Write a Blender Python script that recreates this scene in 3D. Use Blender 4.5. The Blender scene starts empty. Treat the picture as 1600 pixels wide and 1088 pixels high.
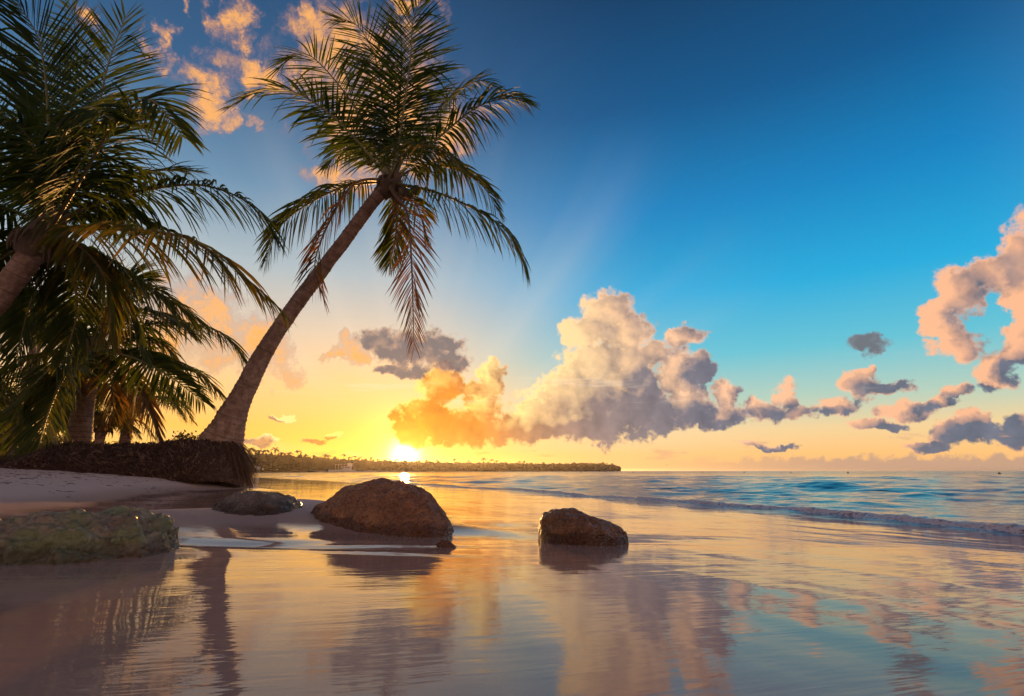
import bpy, math, random
import numpy as np
from mathutils import Vector

# ------------------------------------------------------------------ camera, sky, sun, exposure
R = math.radians
sc = bpy.context.scene
F_PX, CX, CY, CAM_H = 889.0, 800.0, 544.0, 0.62        # the photograph: 1600 x 1088 px, eye height in metres
PITCH = math.atan(192.0 / F_PX)
cam = bpy.data.cameras.new('camera'); cam.lens = 36.0 * F_PX / 1600.0; cam.sensor_width = 36.0
cam.clip_start = 0.05; cam.clip_end = 30000
cam_o = bpy.data.objects.new('camera', cam); sc.collection.objects.link(cam_o)
cam_o.location = (0, 0, CAM_H); cam_o.rotation_euler = (R(90) + PITCH, 0, 0)
sc.camera = cam_o

def ray(px, py):
    """direction of a picture point, scaled so that forward (y) = 1"""
    a = (px - CX) / F_PX; b = (CY - py) / F_PX
    d = np.array([a, math.cos(PITCH) - b * math.sin(PITCH), math.sin(PITCH) + b * math.cos(PITCH)])
    return d / d[1]
def at(px, py, Y):
    d = ray(px, py); return np.array([d[0] * Y, Y, CAM_H + d[2] * Y])
def azel(px, py):
    d = ray(px, py); d = d / np.linalg.norm(d)
    return math.atan2(d[0], d[1]), math.asin(d[2])

SUN_AZ, SUN_EL = azel(633, 712)
SUN_DIR = (math.sin(SUN_AZ) * math.cos(SUN_EL), math.cos(SUN_AZ) * math.cos(SUN_EL), math.sin(SUN_EL))

sc.view_settings.view_transform = 'Standard'; sc.view_settings.look = 'None'
sc.view_settings.exposure = 0.22; sc.view_settings.gamma = 1.0
sc.cycles.use_denoising = True
sc.cycles.max_bounces = 5; sc.cycles.diffuse_bounces = 2; sc.cycles.glossy_bounces = 3; sc.cycles.adaptive_threshold = .025
sc.cycles.transmission_bounces = 3; sc.cycles.transparent_max_bounces = 6
sc.cycles.sample_clamp_indirect = 4.0; sc.cycles.caustics_reflective = False

class NT:
    """short hand for building node trees"""
    def __init__(s, tree): s.t = tree; s.n = tree.nodes; s.l = tree.links
    def put(s, sock, v):
        if v is None: return
        if isinstance(v, bpy.types.NodeSocket): s.l.new(v, sock)
        else:
            if isinstance(v, (tuple, list)) and sock.type == 'RGBA' and len(v) == 3: v = (*v, 1.0)
            sock.default_value = v
    def node(s, kind, ins=(), **kw):
        n = s.n.new(kind)
        for k, v in kw.items(): setattr(n, k, v)
        for k, v in (ins.items() if isinstance(ins, dict) else enumerate(ins)): s.put(n.inputs[k], v)
        return n
    def m(s, op, a, b=None, c=None, clamp=False): return s.node('ShaderNodeMath', (a, b, c), operation=op, use_clamp=clamp).outputs[0]
    def v(s, op, a, b=None, c=None): return s.node('ShaderNodeVectorMath', (a, b, c), operation=op).outputs[0]
    def dot(s, a, b): return s.node('ShaderNodeVectorMath', (a, b), operation='DOT_PRODUCT').outputs['Value']
    def xyz(s, a, b, c): return s.node('ShaderNodeCombineXYZ', (a, b, c)).outputs[0]
    def sep(s, a): return s.node('ShaderNodeSeparateXYZ', (a,)).outputs
    def noise(s, vec, scale, detail=4.0, rough=0.55, dist=0.0):
        n = s.node('ShaderNodeTexNoise', {'Vector': vec, 'Scale': scale, 'Detail': detail, 'Roughness': rough, 'Distortion': dist}); return n
    def vor(s, vec, scale, **kw):
        return s.node('ShaderNodeTexVoronoi', {'Vector': vec, 'Scale': scale}, **kw)
    def sm(s, x, lo, hi, a=0.0, b=1.0):
        return s.node('ShaderNodeMapRange', {'Value': x, 'From Min': lo, 'From Max': hi, 'To Min': a, 'To Max': b}, interpolation_type='SMOOTHSTEP').outputs[0]
    def lin(s, x, lo, hi, a=0.0, b=1.0):
        return s.node('ShaderNodeMapRange', {'Value': x, 'From Min': lo, 'From Max': hi, 'To Min': a, 'To Max': b}).outputs[0]
    def mix(s, f, a, b, mode='MIX'):
        n = s.n.new('ShaderNodeMix'); n.data_type = 'RGBA'; n.blend_type = mode; n.clamp_factor = True
        s.put(n.inputs[0], f); s.put(n.inputs[6], a); s.put(n.inputs[7], b); return n.outputs[2]
    def ramp(s, x, stops, mode='LINEAR'):
        n = s.n.new('ShaderNodeValToRGB'); cr = n.color_ramp; cr.interpolation = mode
        while len(cr.elements) < len(stops): cr.elements.new(0.5)
        for e, (p, c) in zip(cr.elements, stops): e.position = p; e.color = (*c, 1.0)
        s.put(n.inputs[0], x); return n.outputs[0]

def build_world():
    w = bpy.data.worlds.new('World'); sc.world = w; w.use_nodes = True
    T = NT(w.node_tree); T.n.clear()
    d = T.v('NORMALIZE', T.node('ShaderNodeTexCoord').outputs['Generated'])
    x, y, z = T.sep(d)
    az = T.m('ARCTAN2', x, y)
    el = T.m('ARCSINE', z)
    eld = T.m('MULTIPLY', el, 180 / math.pi)
    ang = T.m('MULTIPLY', T.m('ARCCOSINE', T.m('MINIMUM', T.dot(d, SUN_DIR), 0.999999)), 180 / math.pi)
    da = T.m('ABSOLUTE', T.m('SUBTRACT', az, SUN_AZ))
    da = T.m('MULTIPLY', T.m('MINIMUM', da, T.m('SUBTRACT', 2 * math.pi, da)), 180 / math.pi)
    # clear-sky gradients towards the sun and away from it; elevation 0..90 deg -> sqrt scale
    e = T.m('SQRT', T.m('DIVIDE', T.m('MAXIMUM', eld, 0.0), 90.0))
    P = lambda deg: math.sqrt(deg / 90.0)
    near = T.ramp(e, [(P(0), (1.0, .44, .03)), (P(1.5), (1.0, .52, .05)), (P(4), (.98, .50, .10)), (P(8), (.88, .53, .23)), (P(13), (.64, .52, .39)),
                      (P(19), (.36, .44, .48)), (P(26), (.13, .25, .38)), (P(34), (.035, .105, .22)), (P(46), (.014, .055, .14)), (P(90), (.006, .018, .05))])
    far = T.ramp(e, [(P(0), (.78, .41, .16)), (P(1.6), (.90, .50, .18)), (P(3.8), (.78, .57, .29)), (P(6.5), (.40, .55, .45)), (P(11), (.11, .47, .58)),
                     (P(17), (.012, .35, .62)), (P(25), (.003, .20, .47)), (P(34), (.003, .085, .235)), (P(46), (.005, .030, .085)), (P(90), (.006, .018, .05))])
    ds = T.m('MULTIPLY', T.m('SUBTRACT', az, SUN_AZ), 180 / math.pi)
    k = T.m('MAXIMUM', T.sm(ds, -7.0, 27.0), T.sm(ds, -22.0, -75.0))
    sky = T.mix(k, near, far)
    # unseen low sky opposite the sun, brightened and warmed to fill camera-facing surfaces
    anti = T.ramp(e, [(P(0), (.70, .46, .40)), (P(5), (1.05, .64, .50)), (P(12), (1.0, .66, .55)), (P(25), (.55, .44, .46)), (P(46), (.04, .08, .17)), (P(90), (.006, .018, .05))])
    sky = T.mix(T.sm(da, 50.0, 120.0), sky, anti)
    nish = T.node('ShaderNodeTexSky', sky_type='NISHITA', sun_disc=False, sun_elevation=SUN_EL, sun_rotation=SUN_AZ, air_density=1.2, dust_density=1.5).outputs[0]
    sky = T.mix(1.0, sky, T.v('SCALE', nish, None, None) if False else T.mix(1.0, nish, (.008, .008, .008), 'MULTIPLY'), 'ADD')
    # sun: disc and its aureole
    core = T.m('POWER', math.e, T.m('MULTIPLY', T.m('POWER', T.m('DIVIDE', ang, 1.15), 2.0), -1.0))
    h1 = T.m('POWER', math.e, T.m('MULTIPLY', T.m('POWER', T.m('DIVIDE', ang, 3.0), 2.0), -1.0))
    h2 = T.m('POWER', math.e, T.m('DIVIDE', ang, -6.5))
    glow = T.mix(1.0, T.mix(h1, (0, 0, 0), (1.2, .70, .12)), T.mix(h2, (0, 0, 0), (.50, .22, .01)), 'ADD')
    sky = T.mix(1.0, sky, glow, 'ADD')
    sky = T.mix(1.0, sky, T.mix(core, (0, 0, 0), (5.0, 3.6, 1.5)), 'ADD')
    # beams fanning out of the cloud that stands before the sun
    th = T.m('ARCTAN2', T.m('SUBTRACT', el, SUN_EL), T.m('SUBTRACT', az, SUN_AZ))
    nb = T.noise(T.xyz(th, 0.0, 3.3), 3.0, 2.0, .5).outputs[0]
    beam = T.m('MULTIPLY', T.sm(nb, .47, .62), T.m('MULTIPLY', T.sm(ang, 6.0, 14.0), T.sm(ang, 42.0, 18.0)))
    sky = T.mix(T.m('MULTIPLY', beam, .13), sky, (.85, .72, .58))

    # ---- clouds: ellipses on the sky (azimuth, elevation), broken up by noise
    warp = T.v('SUBTRACT', T.noise(d, 17.0, 6.0, .62).outputs['Color'], (.5, .5, .5))
    wx, wy, _ = T.sep(warp)
    fine = T.noise(d, 52.0, 8.0, .62).outputs[0]
    puffs = lambda q: T.m('ADD', T.m('MULTIPLY', T.vor(T.v('ADD', q, T.v('MULTIPLY', warp, (.03, .03, .03))), 40.0, feature='F1').outputs['Distance'], .65), T.m('MULTIPLY', T.vor(T.v('ADD', q, T.v('MULTIPLY', warp, (.02, .02, .02))), 105.0, feature='F1').outputs['Distance'], .35))
    puff = puffs(d)
    def field(blobs, wamp, hamp=None, du=0.0, dv=0.0):
        u = T.m('ADD', T.m('MULTIPLY_ADD', wx, wamp, az), du); v = T.m('ADD', T.m('MULTIPLY_ADD', wy, hamp or wamp, el), dv)
        U, V = T.xyz(u, u, u), T.xyz(v, v, v)
        B = []
        for cx, cy, rx, ry in blobs:
            a0, e0 = azel(cx, cy); a1, _ = azel(cx + rx, cy); _, e1 = azel(cx, cy - ry)
            B.append((a0, e0, abs(a1 - a0), abs(e1 - e0)))
        while len(B) % 3: B.append(B[-1])
        acc = None
        for i in range(0, len(B), 3):
            q = B[i:i + 3]
            A = T.v('MULTIPLY_ADD', U, tuple(1 / b[2] for b in q), tuple(-b[0] / b[2] for b in q))
            C = T.v('MULTIPLY_ADD', V, tuple(1 / b[3] for b in q), tuple(-b[1] / b[3] for b in q))
            D = T.v('MULTIPLY_ADD', C, C, T.v('MULTIPLY', A, A))
            acc = D if acc is None else T.v('MINIMUM', acc, D)
        a, b, c = T.sep(acc)
        return T.m('SUBTRACT', 1.0, T.m('MINIMUM', a, T.m('MINIMUM', b, c)))
    CUMULUS = [(955, 492, 42, 34), (915, 522, 42, 26), (985, 520, 36, 34), (928, 570, 52, 40), (975, 570, 58, 36), (1022, 552, 34, 18), (900, 612, 58, 40),
               (850, 642, 48, 34), (826, 660, 30, 30), (890, 660, 85, 28), (960, 640, 85, 48), (1010, 648, 46, 36), (970, 592, 46, 30), (1000, 610, 40, 36),
               (1062, 526, 34, 14), (1066, 590, 34, 42), (1088, 578, 28, 24), (1076, 638, 40, 30), (1060, 652, 40, 22), (1105, 660, 36, 14), (1136, 620, 20, 26),
               (1126, 650, 38, 18), (690, 602, 32, 30), (668, 655, 46, 34), (704, 668, 60, 26), (640, 678, 30, 18), (734, 664, 50, 24),
               (764, 600, 18, 30), (756, 640, 24, 40), (788, 672, 38, 20), (776, 582, 12, 14), (735, 606, 26, 10),
               (1200, 642, 32, 20), (1234, 615, 18, 24), (1242, 648, 34, 10), (1342, 600, 38, 22), (1312, 638, 34, 14), (1384, 606, 34, 12), (1352, 576, 18, 8),
               (1418, 638, 38, 12), (1466, 628, 36, 11), (1500, 610, 30, 8), (1376, 664, 44, 10), (1504, 672, 54, 18), (1532, 656, 26, 14), (1454, 692, 44, 8), (1588, 676, 36, 20),
               (1500, 458, 44, 34), (1548, 428, 46, 30), (1598, 408, 50, 42), (1478, 498, 32, 36), (1492, 544, 42, 22), (1562, 576, 36, 32), (1590, 545, 30, 26), (1606, 480, 30, 60), (1650, 440, 60, 120),
               (402, 692, 30, 7), (486, 687, 16, 5), (525, 680, 18, 6), (442, 650, 20, 4), (555, 708, 14, 2), (1200, 699, 34, 5)]
    SOFT = [(370, 36, 24, 34), (358, 96, 26, 26), (384, 122, 30, 34), (330, 150, 36, 40), (346, 180, 22, 26), (395, 190, 26, 14), (500, 52, 56, 44), (470, 92, 34, 36), (420, 120, 26, 22),
            (545, 100, 84, 80), (590, 150, 100, 100), (645, 205, 80, 74), (700, 195, 52, 36), (530, 278, 52, 22), (580, 262, 56, 30), (262, 78, 22, 16), (285, 110, 16, 18), (298, 14, 12, 14), (640, 4, 40, 16), (140, 30, 30, 24),
            (320, 490, 70, 44), (370, 540, 66, 40), (420, 560, 38, 32), (284, 470, 50, 30), (240, 520, 60, 48), (552, 548, 18, 14), (524, 552, 10, 8)]
    GREY = [(622, 538, 50, 24), (666, 556, 62, 20), (594, 534, 34, 16), (702, 566, 28, 18), (630, 578, 48, 9), (690, 535, 30, 16), (1362, 538, 32, 10), (980, 640, 60, 30), (1000, 600, 28, 24), (1094, 585, 24, 20), (940, 668, 80, 14), (1335, 610, 30, 20),
            (1388, 604, 26, 10), (1310, 644, 28, 8), (1490, 612, 30, 9), (1550, 606, 22, 6), (1440, 632, 26, 8), (1200, 648, 22, 12), (1080, 650, 34, 18), (1140, 662, 26, 8), (1585, 580, 40, 18), (1545, 682, 40, 9)]
    detail = T.m('ADD', T.m('MULTIPLY', T.m('SUBTRACT', fine, .5), 2.7), T.m('MULTIPLY', T.m('SUBTRACT', .36, puff), 1.2))
    f1 = T.m('ADD', field(CUMULUS, .075, .055), detail)
    a1 = T.sm(f1, -.80, .02)
    warm = T.m('POWER', math.e, T.m('DIVIDE', ang, -13.0))
    # which side of each puff looks at the sun: the same noise, sampled a little nearer to it
    tos = T.v('NORMALIZE', T.v('SUBTRACT', SUN_DIR, d))
    d2 = T.v('ADD', d, T.v('MULTIPLY', tos, (.012, .012, .012)))
    lump = lambda q: T.noise(q, 24.0, 3.0, .5).outputs[0]
    puff2 = puffs(d2)
    emboss = T.m('ADD', T.m('MULTIPLY', T.m('SUBTRACT', lump(d), lump(d2)), 1.1), T.m('MULTIPLY', T.m('SUBTRACT', puff2, puff), .30))
    g0 = field(GREY, .075, .055)
    g1 = T.sm(g0, -.9, .7)
    su, sv_ = T.m('SUBTRACT', SUN_AZ, az), T.m('SUBTRACT', SUN_EL + .10, el); sl = T.m('ADD', T.m('SQRT', T.m('ADD', T.m('MULTIPLY', su, su), T.m('MULTIPLY', sv_, sv_))), .02)
    fs = field(CUMULUS, .075, .055, T.m('DIVIDE', T.m('MULTIPLY', su, .026), sl), T.m('DIVIDE', T.m('MULTIPLY', sv_, .026), sl))
    side = T.m('SUBTRACT', T.m('SUBTRACT', f1, detail), fs)
    thin = T.sm(f1, .35, -.5)
    lit = T.m('ADD', T.m('ADD', T.m('MULTIPLY', emboss, .8), T.m('MULTIPLY', side, .50)), T.m('MULTIPLY_ADD', thin, T.sm(warm, .40, .58, .55, .95), .30))
    lit = T.m('SUBTRACT', lit, T.m('MULTIPLY', g1, .46))
    lit = T.m('SUBTRACT', lit, T.sm(warm, .40, .58, 0.0, .42))
    lit = T.m('SUBTRACT', lit, T.sm(eld, 5.0, 2.5, 0.0, .70))
    lit = T.m('SUBTRACT', lit, T.sm(ds, -1.0, -5.0, 0.0, .65))
    lit = T.m('ADD', lit, T.m('MULTIPLY', T.sm(eld, 4.0, 14.0), T.sm(warm, .04, .20, .10, .34)), clamp=True)
    litc = T.ramp(warm, [(0.0, (.86, .43, .24)), (.10, (.92, .53, .32)), (.20, (1.0, .66, .33)), (.34, (1.15, .76, .32)), (.5, (1.2, .76, .20)), (.75, (1.3, .80, .12)), (1.0, (1.6, 1.1, .3))])
    shac = T.ramp(warm, [(0.0, (.13, .15, .20)), (.10, (.16, .16, .20)), (.24, (.27, .20, .185)), (.40, (.45, .22, .11)), (.55, (.78, .25, .03)), (.75, (.92, .27, .01)), (.9, (1.0, .40, .015)), (1.0, (1.3, .8, .1))])
    c1 = T.mix(lit, T.v('MULTIPLY', shac, T.v('MULTIPLY_ADD', T.xyz(emboss, emboss, emboss), (.9, .8, .7), (1.0, 1.0, 1.0))), litc)
    # soft high clouds, lit orange from below
    dv = T.v('MULTIPLY', d, (1.0, 1.0, .55))
    wisp = T.noise(T.v('ADD', dv, T.v('MULTIPLY', warp, (.07, .07, .07))), 24.0, 8.0, .68).outputs[0]
    f2 = T.m('ADD', T.m('MINIMUM', field(SOFT, .16, .16), .75), T.m('MULTIPLY', T.m('SUBTRACT', wisp, .52), 6.5))
    # the same kind of cloud goes on over the rest of the sky
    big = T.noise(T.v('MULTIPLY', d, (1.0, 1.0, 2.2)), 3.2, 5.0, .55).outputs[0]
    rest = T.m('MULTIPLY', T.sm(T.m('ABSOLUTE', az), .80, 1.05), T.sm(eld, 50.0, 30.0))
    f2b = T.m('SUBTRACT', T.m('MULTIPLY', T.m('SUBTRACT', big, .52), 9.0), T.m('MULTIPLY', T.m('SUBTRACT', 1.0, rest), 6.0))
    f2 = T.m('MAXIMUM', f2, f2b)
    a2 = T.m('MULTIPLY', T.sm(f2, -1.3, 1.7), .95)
    c2 = T.mix(T.sm(f2, -.5, 1.2), (.34, .20, .20), (.92, .42, .12))
    c2 = T.mix(T.sm(da, 30.0, 90.0), c2, (.42, .26, .27))
    # grey clouds without light
    f3 = T.m('ADD', field(GREY[:7], .085, .06), detail)
    a3 = T.m('MULTIPLY', T.sm(f3, -.85, .25), .90)
    c3 = T.mix(T.m('ADD', T.m('MULTIPLY', emboss, 1.6), T.sm(f3, .6, -.5, 0.0, .62), clamp=True), (.145, .125, .14), T.mix(T.sm(ang, 9.0, 25.0), (.75, .43, .25), (.25, .27, .31)))
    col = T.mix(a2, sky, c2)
    col = T.mix(T.m('MULTIPLY', a1, T.sm(ang, .7, 1.4, .35, 1.0)), col, c1)
    col = T.mix(a3, col, c3)
    # cirrus streaks and the band of far cloud on the horizon
    sv = T.xyz(T.m('MULTIPLY', az, 5.0), T.m('MULTIPLY', el, 60.0), 1.7)
    st = T.noise(sv, 1.0, 4.0, .6).outputs[0]
    col = T.mix(T.m('MULTIPLY', T.m('MULTIPLY', T.sm(st, .57, .75), T.m('MULTIPLY', T.sm(eld, 5.5, 7.0), T.sm(eld, 11.0, 8.5))), .30), col, (1.0, .78, .58))
    bank = T.m('MULTIPLY', T.sm(T.m('ADD', eld, T.m('MULTIPLY', T.m('SUBTRACT', fine, .5), 2.4)), 1.3, .85), T.sm(da, 22.0, 42.0))
    col = T.mix(T.m('MULTIPLY', bank, .8), col, (.46, .29, .22))
    low = T.m('MULTIPLY', T.sm(T.noise(T.xyz(T.m('MULTIPLY', az, 14.0), T.m('MULTIPLY', el, 55.0), 4.0), 1.0, 5.0, .6).outputs[0], .58, .68), T.m('MULTIPLY', T.sm(eld, .4, 1.2), T.sm(eld, 4.0, 2.0)))
    col = T.mix(T.m('MULTIPLY', low, T.m('MULTIPLY', T.sm(ang, 3.0, 9.0), .55)), col, T.mix(T.sm(ang, 5.0, 30.0), (.85, .36, .05), (.62, .34, .22)))
    col = T.mix(T.m('MULTIPLY', h1, .30), col, (1.2, .7, .08), 'ADD')
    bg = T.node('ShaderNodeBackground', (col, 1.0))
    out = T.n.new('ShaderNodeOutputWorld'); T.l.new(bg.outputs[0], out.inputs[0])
    w.cycles.sampling_method = 'MANUAL'; w.cycles.sample_map_resolution = 1024
build_world()

sun = bpy.data.lights.new('sun', 'SUN'); sun.energy = 4.5; sun.angle = R(0.6); sun.color = (1.0, .47, .13)
sun_o = bpy.data.objects.new('sun', sun); sc.collection.objects.link(sun_o)
sun_o.rotation_euler = Vector(SUN_DIR).to_track_quat('Z', 'Y').to_euler()

# ------------------------------------------------------------------ helpers
rng = np.random.default_rng(7); random.seed(7)
def link(o, parent=None):
    sc.collection.objects.link(o)
    if parent is not None: o.parent = parent
    return o
def tag(o, label=None, cat=None, group=None, kind=None):
    for k, v in (('label', label), ('category', cat), ('group', group), ('kind', kind)):
        if v: o[k] = v
    return o
def empty(name, loc):
    o = bpy.data.objects.new(name, None); o.empty_display_size = .2; o.location = loc; return link(o)
def mesh_obj(name, V, Fc, mats, parent=None, loc=(0, 0, 0), smooth=True, mat_idx=None, attrs=None):
    me = bpy.data.meshes.new(name)
    V = np.asarray(V, float)
    if isinstance(Fc, np.ndarray):
        n, k = Fc.shape
        me.vertices.add(len(V)); me.vertices.foreach_set('co', V.ravel())
        me.loops.add(n * k); me.loops.foreach_set('vertex_index', Fc.ravel().astype(np.int32))
        me.polygons.add(n); me.polygons.foreach_set('loop_start', np.arange(0, n * k, k, dtype=np.int32))
        me.update(calc_edges=True)
    else: me.from_pydata(V.tolist(), [], Fc)
    for m in (mats if isinstance(mats, (list, tuple)) else [mats]): me.materials.append(m)
    if smooth: me.polygons.foreach_set('use_smooth', [True] * len(me.polygons))
    if mat_idx is not None: me.polygons.foreach_set('material_index', np.asarray(mat_idx, np.int32))
    for k, a in (attrs or {}).items():
        at_ = me.attributes.new(k, 'FLOAT', 'POINT'); at_.data.foreach_set('value', np.asarray(a, np.float32))
    me.update()
    o = bpy.data.objects.new(name, me); o.location = loc
    return link(o, parent)

_perm = np.random.default_rng(3).permutation(256); _perm = np.concatenate([_perm, _perm])
_grad = np.random.default_rng(4).normal(size=(256, 3)); _grad /= np.linalg.norm(_grad, axis=1)[:, None]
def perlin(p):
    p = np.asarray(p, float); i = np.floor(p).astype(int); f = p - i; i &= 255
    u = f * f * f * (f * (f * 6 - 15) + 10); r = 0
    for dx in (0, 1):
        for dy in (0, 1):
            for dz in (0, 1):
                h = _perm[_perm[_perm[(i[:, 0] + dx) & 255] + ((i[:, 1] + dy) & 255)] + ((i[:, 2] + dz) & 255)] & 255
                g = (_grad[h] * (f - (dx, dy, dz))).sum(1)
                r = r + g * (u[:, 0] if dx else 1 - u[:, 0]) * (u[:, 1] if dy else 1 - u[:, 1]) * (u[:, 2] if dz else 1 - u[:, 2])
    return r
def fbm(p, octaves=4, gain=.5):
    p = np.asarray(p, float); a, s, r = 1.0, 1.0, 0.0
    for k in range(octaves): r = r + a * perlin(p * s + 17.3 * k); a *= gain; s *= 2.03
    return r
def sstep(x, a, b):
    t = np.clip((x - a) / (b - a), 0, 1); return t * t * (3 - 2 * t)
def catmull(P, n):
    P = np.asarray(P, float); P = np.vstack([2 * P[0] - P[1], P, 2 * P[-1] - P[-2]])
    seg = len(P) - 3; out = []
    for t in np.linspace(0, seg - 1e-6, n * 3):
        i = int(t); u = t - i; a, b, c, d = P[i:i + 4]
        out.append(.5 * (2 * b + (c - a) * u + (2 * a - 5 * b + 4 * c - d) * u * u + (3 * b - a - 3 * c + d) * u ** 3))
    out = np.array(out); L = np.concatenate([[0], np.cumsum(np.linalg.norm(np.diff(out, axis=0), axis=1))])
    s = np.linspace(0, L[-1], n)
    return np.stack([np.interp(s, L, out[:, k]) for k in range(out.shape[1])], 1), L[-1]
def norm(a): return a / (np.linalg.norm(a, axis=-1, keepdims=True) + 1e-9)
def tube(C, rad, sides, ref=(0, 0, 1)):
    """vertices and quads of a tube round centre line C with radius per point (n,) or (n, sides)"""
    C = np.asarray(C, float); n = len(C); T = norm(np.gradient(C, axis=0))
    A = norm(np.cross(T, np.asarray(ref, float) + 1e-4)); B = np.cross(T, A)
    th = np.arange(sides) * 2 * math.pi / sides
    rad = np.asarray(rad, float); rad = rad[:, None] * np.ones(sides) if rad.ndim == 1 else rad
    V = C[:, None] + rad[..., None] * (np.cos(th)[None, :, None] * A[:, None] + np.sin(th)[None, :, None] * B[:, None])
    i = np.arange(n - 1)[:, None] * sides; j = np.arange(sides)[None]; j2 = (j + 1) % sides
    Q = np.stack([i + j, i + j2, i + sides + j2, i + sides + j], -1).reshape(-1, 4)
    return V.reshape(-1, 3), Q
def join(parts):
    V, Q, o = [], [], 0
    for v, q in parts: V.append(v); Q.append(np.asarray(q) + o); o += len(v)
    return np.vstack(V), np.vstack(Q)

def material(name):
    m = bpy.data.materials.new(name); m.use_nodes = True; T = NT(m.node_tree); T.n.clear()
    out = T.n.new('ShaderNodeOutputMaterial'); return m, T, out
def principled(T, out, **kw):
    b = T.n.new('ShaderNodeBsdfPrincipled')
    for k, v in kw.items(): T.put(b.inputs[k.replace('_', ' ')], v)
    if out is not None: T.l.new(b.outputs[0], out.inputs[0])
    return b
def attr(T, name): return T.node('ShaderNodeAttribute', attribute_name=name).outputs['Fac']
def bump(T, h, strength, dist): return T.node('ShaderNodeBump', {'Height': h, 'Strength': strength, 'Distance': dist}).outputs[0]

# ------------------------------------------------------------------ the lie of the land
SHORE = np.array([(14, -14), (7.7, 0.0), (4.9, 5.6), (4.0, 9.0), (2.6, 11.9), (0.0, 18.1), (-4.5, 26.5), (-14.0, 41.0), (-38.0, 76.0), (-92.0, 132.0), (-300, 260)], float)
BERM = np.array([(-2.2, -14), (-3.0, 0.0), (-3.7, 3.0), (-4.6, 6.0), (-5.9, 9.0), (-6.5, 11.4), (-6.4, 14.5), (-8.5, 19.0), (-16.0, 34.0), (-42.0, 70.0), (-110, 140)], float)
def signed(P, line):
    """distance from a polyline, positive on the land side (to the left of its walk)"""
    best = np.full(len(P), 1e9); sg = np.ones(len(P))
    for a, b in zip(line[:-1], line[1:]):
        e = b - a; L2 = e @ e; w = P - a
        t = np.clip((w @ e) / L2, 0, 1); dd = w - t[:, None] * e
        dist = np.sqrt((dd ** 2).sum(1)); cr = e[0] * w[:, 1] - e[1] * w[:, 0]
        up = dist < best - 1e-9; best = np.where(up, dist, best); sg = np.where(up, np.sign(cr), sg)
    return best * sg
SLOPE = .024
def plane_z(P):
    s = signed(P, SHORE); z = np.where(s > 0, SLOPE * s, .05 * s); return np.clip(z, -2.0, .26), s
def meet(px, py, height):
    """where the sight line of a picture point meets a height field"""
    d = ray(px, py); Y = np.linspace(1.0, 60, 6000); P = np.column_stack([d[0] * Y, Y]); z = height(P)
    below = np.where(CAM_H + d[2] * Y < z)[0]; k = below[0] if len(below) else -1
    return np.array([P[k, 0], P[k, 1], z[k]])
MOUNDS = [(*meet(px, py, lambda P: plane_z(P)[0])[:2], rx, ry, h) for px, py, rx, ry, h in (   # sand heaped round the rocks, hollows scoured beside them
    (535, 826, 1.0, .50, .085), (640, 842, .65, .26, .055), (480, 812, .75, .45, .11), (430, 812, .85, .5, .06), (765, 828, .45, .35, -.03), (390, 872, .75, .16, -.035), (150, 892, .6, .25, .03),
    (290, 826, 1.0, .6, .085), (225, 846, .55, .3, .05), (910, 862, .5, .16, -.012), (1010, 850, .42, .12, .014), (590, 874, .42, .06, .014), (600, 896, .3, .035, .010))]
def ground_parts(P):
    z0, s = plane_z(P); b = signed(P, BERM); r = np.hypot(P[:, 0], P[:, 1]); z = 0 * z0
    bb = np.maximum(b, 0)
    y_ = P[:, 1]; z0 = z0 + .024 * np.where(y_ < 5, 6.5 - y_, np.clip(8 - y_, 0, 3) ** 2 / 6) * sstep(y_, -12, -6) * sstep(s, 0, 2.5)
    z = z + .20 * sstep(b, -.6, 1.2) + .05 * np.minimum(bb, 8)
    for x, y, rx, ry, h in MOUNDS:
        z = z + h * np.exp(-((P[:, 0] - x) / rx) ** 2 - ((P[:, 1] - y) / ry) ** 2)
    P3 = np.column_stack([P, np.zeros(len(P))])
    z = z + sstep(b, 0, 2) * (.03 * fbm(P3 * .9, 3) + .022 * fbm(P3 * 3.1, 3)) * sstep(200 - r, 0, 150)
    sh = np.exp(-np.maximum(s - 8, 0) / 4) * sstep(120 - r, 0, 80)
    z = z + .006 * sh * fbm(P3 * (.7, .7, 1), 3)
    # faint runnels drawn by the backwash, along the shore
    q = np.column_stack([s * 2.2, (P[:, 1] - .4 * P[:, 0]) * .30, np.full(len(P), 5.0)])
    z = z + .0035 * sh * fbm(q, 3) * sstep(s, 0, 1.0)
    return z0, z
def ground_z(P): return sum(ground_parts(P))
def gz(x, y): return float(ground_z(np.array([[x, y]]))[0])
def on_ground(px, py): return meet(px, py, ground_z)

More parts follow.
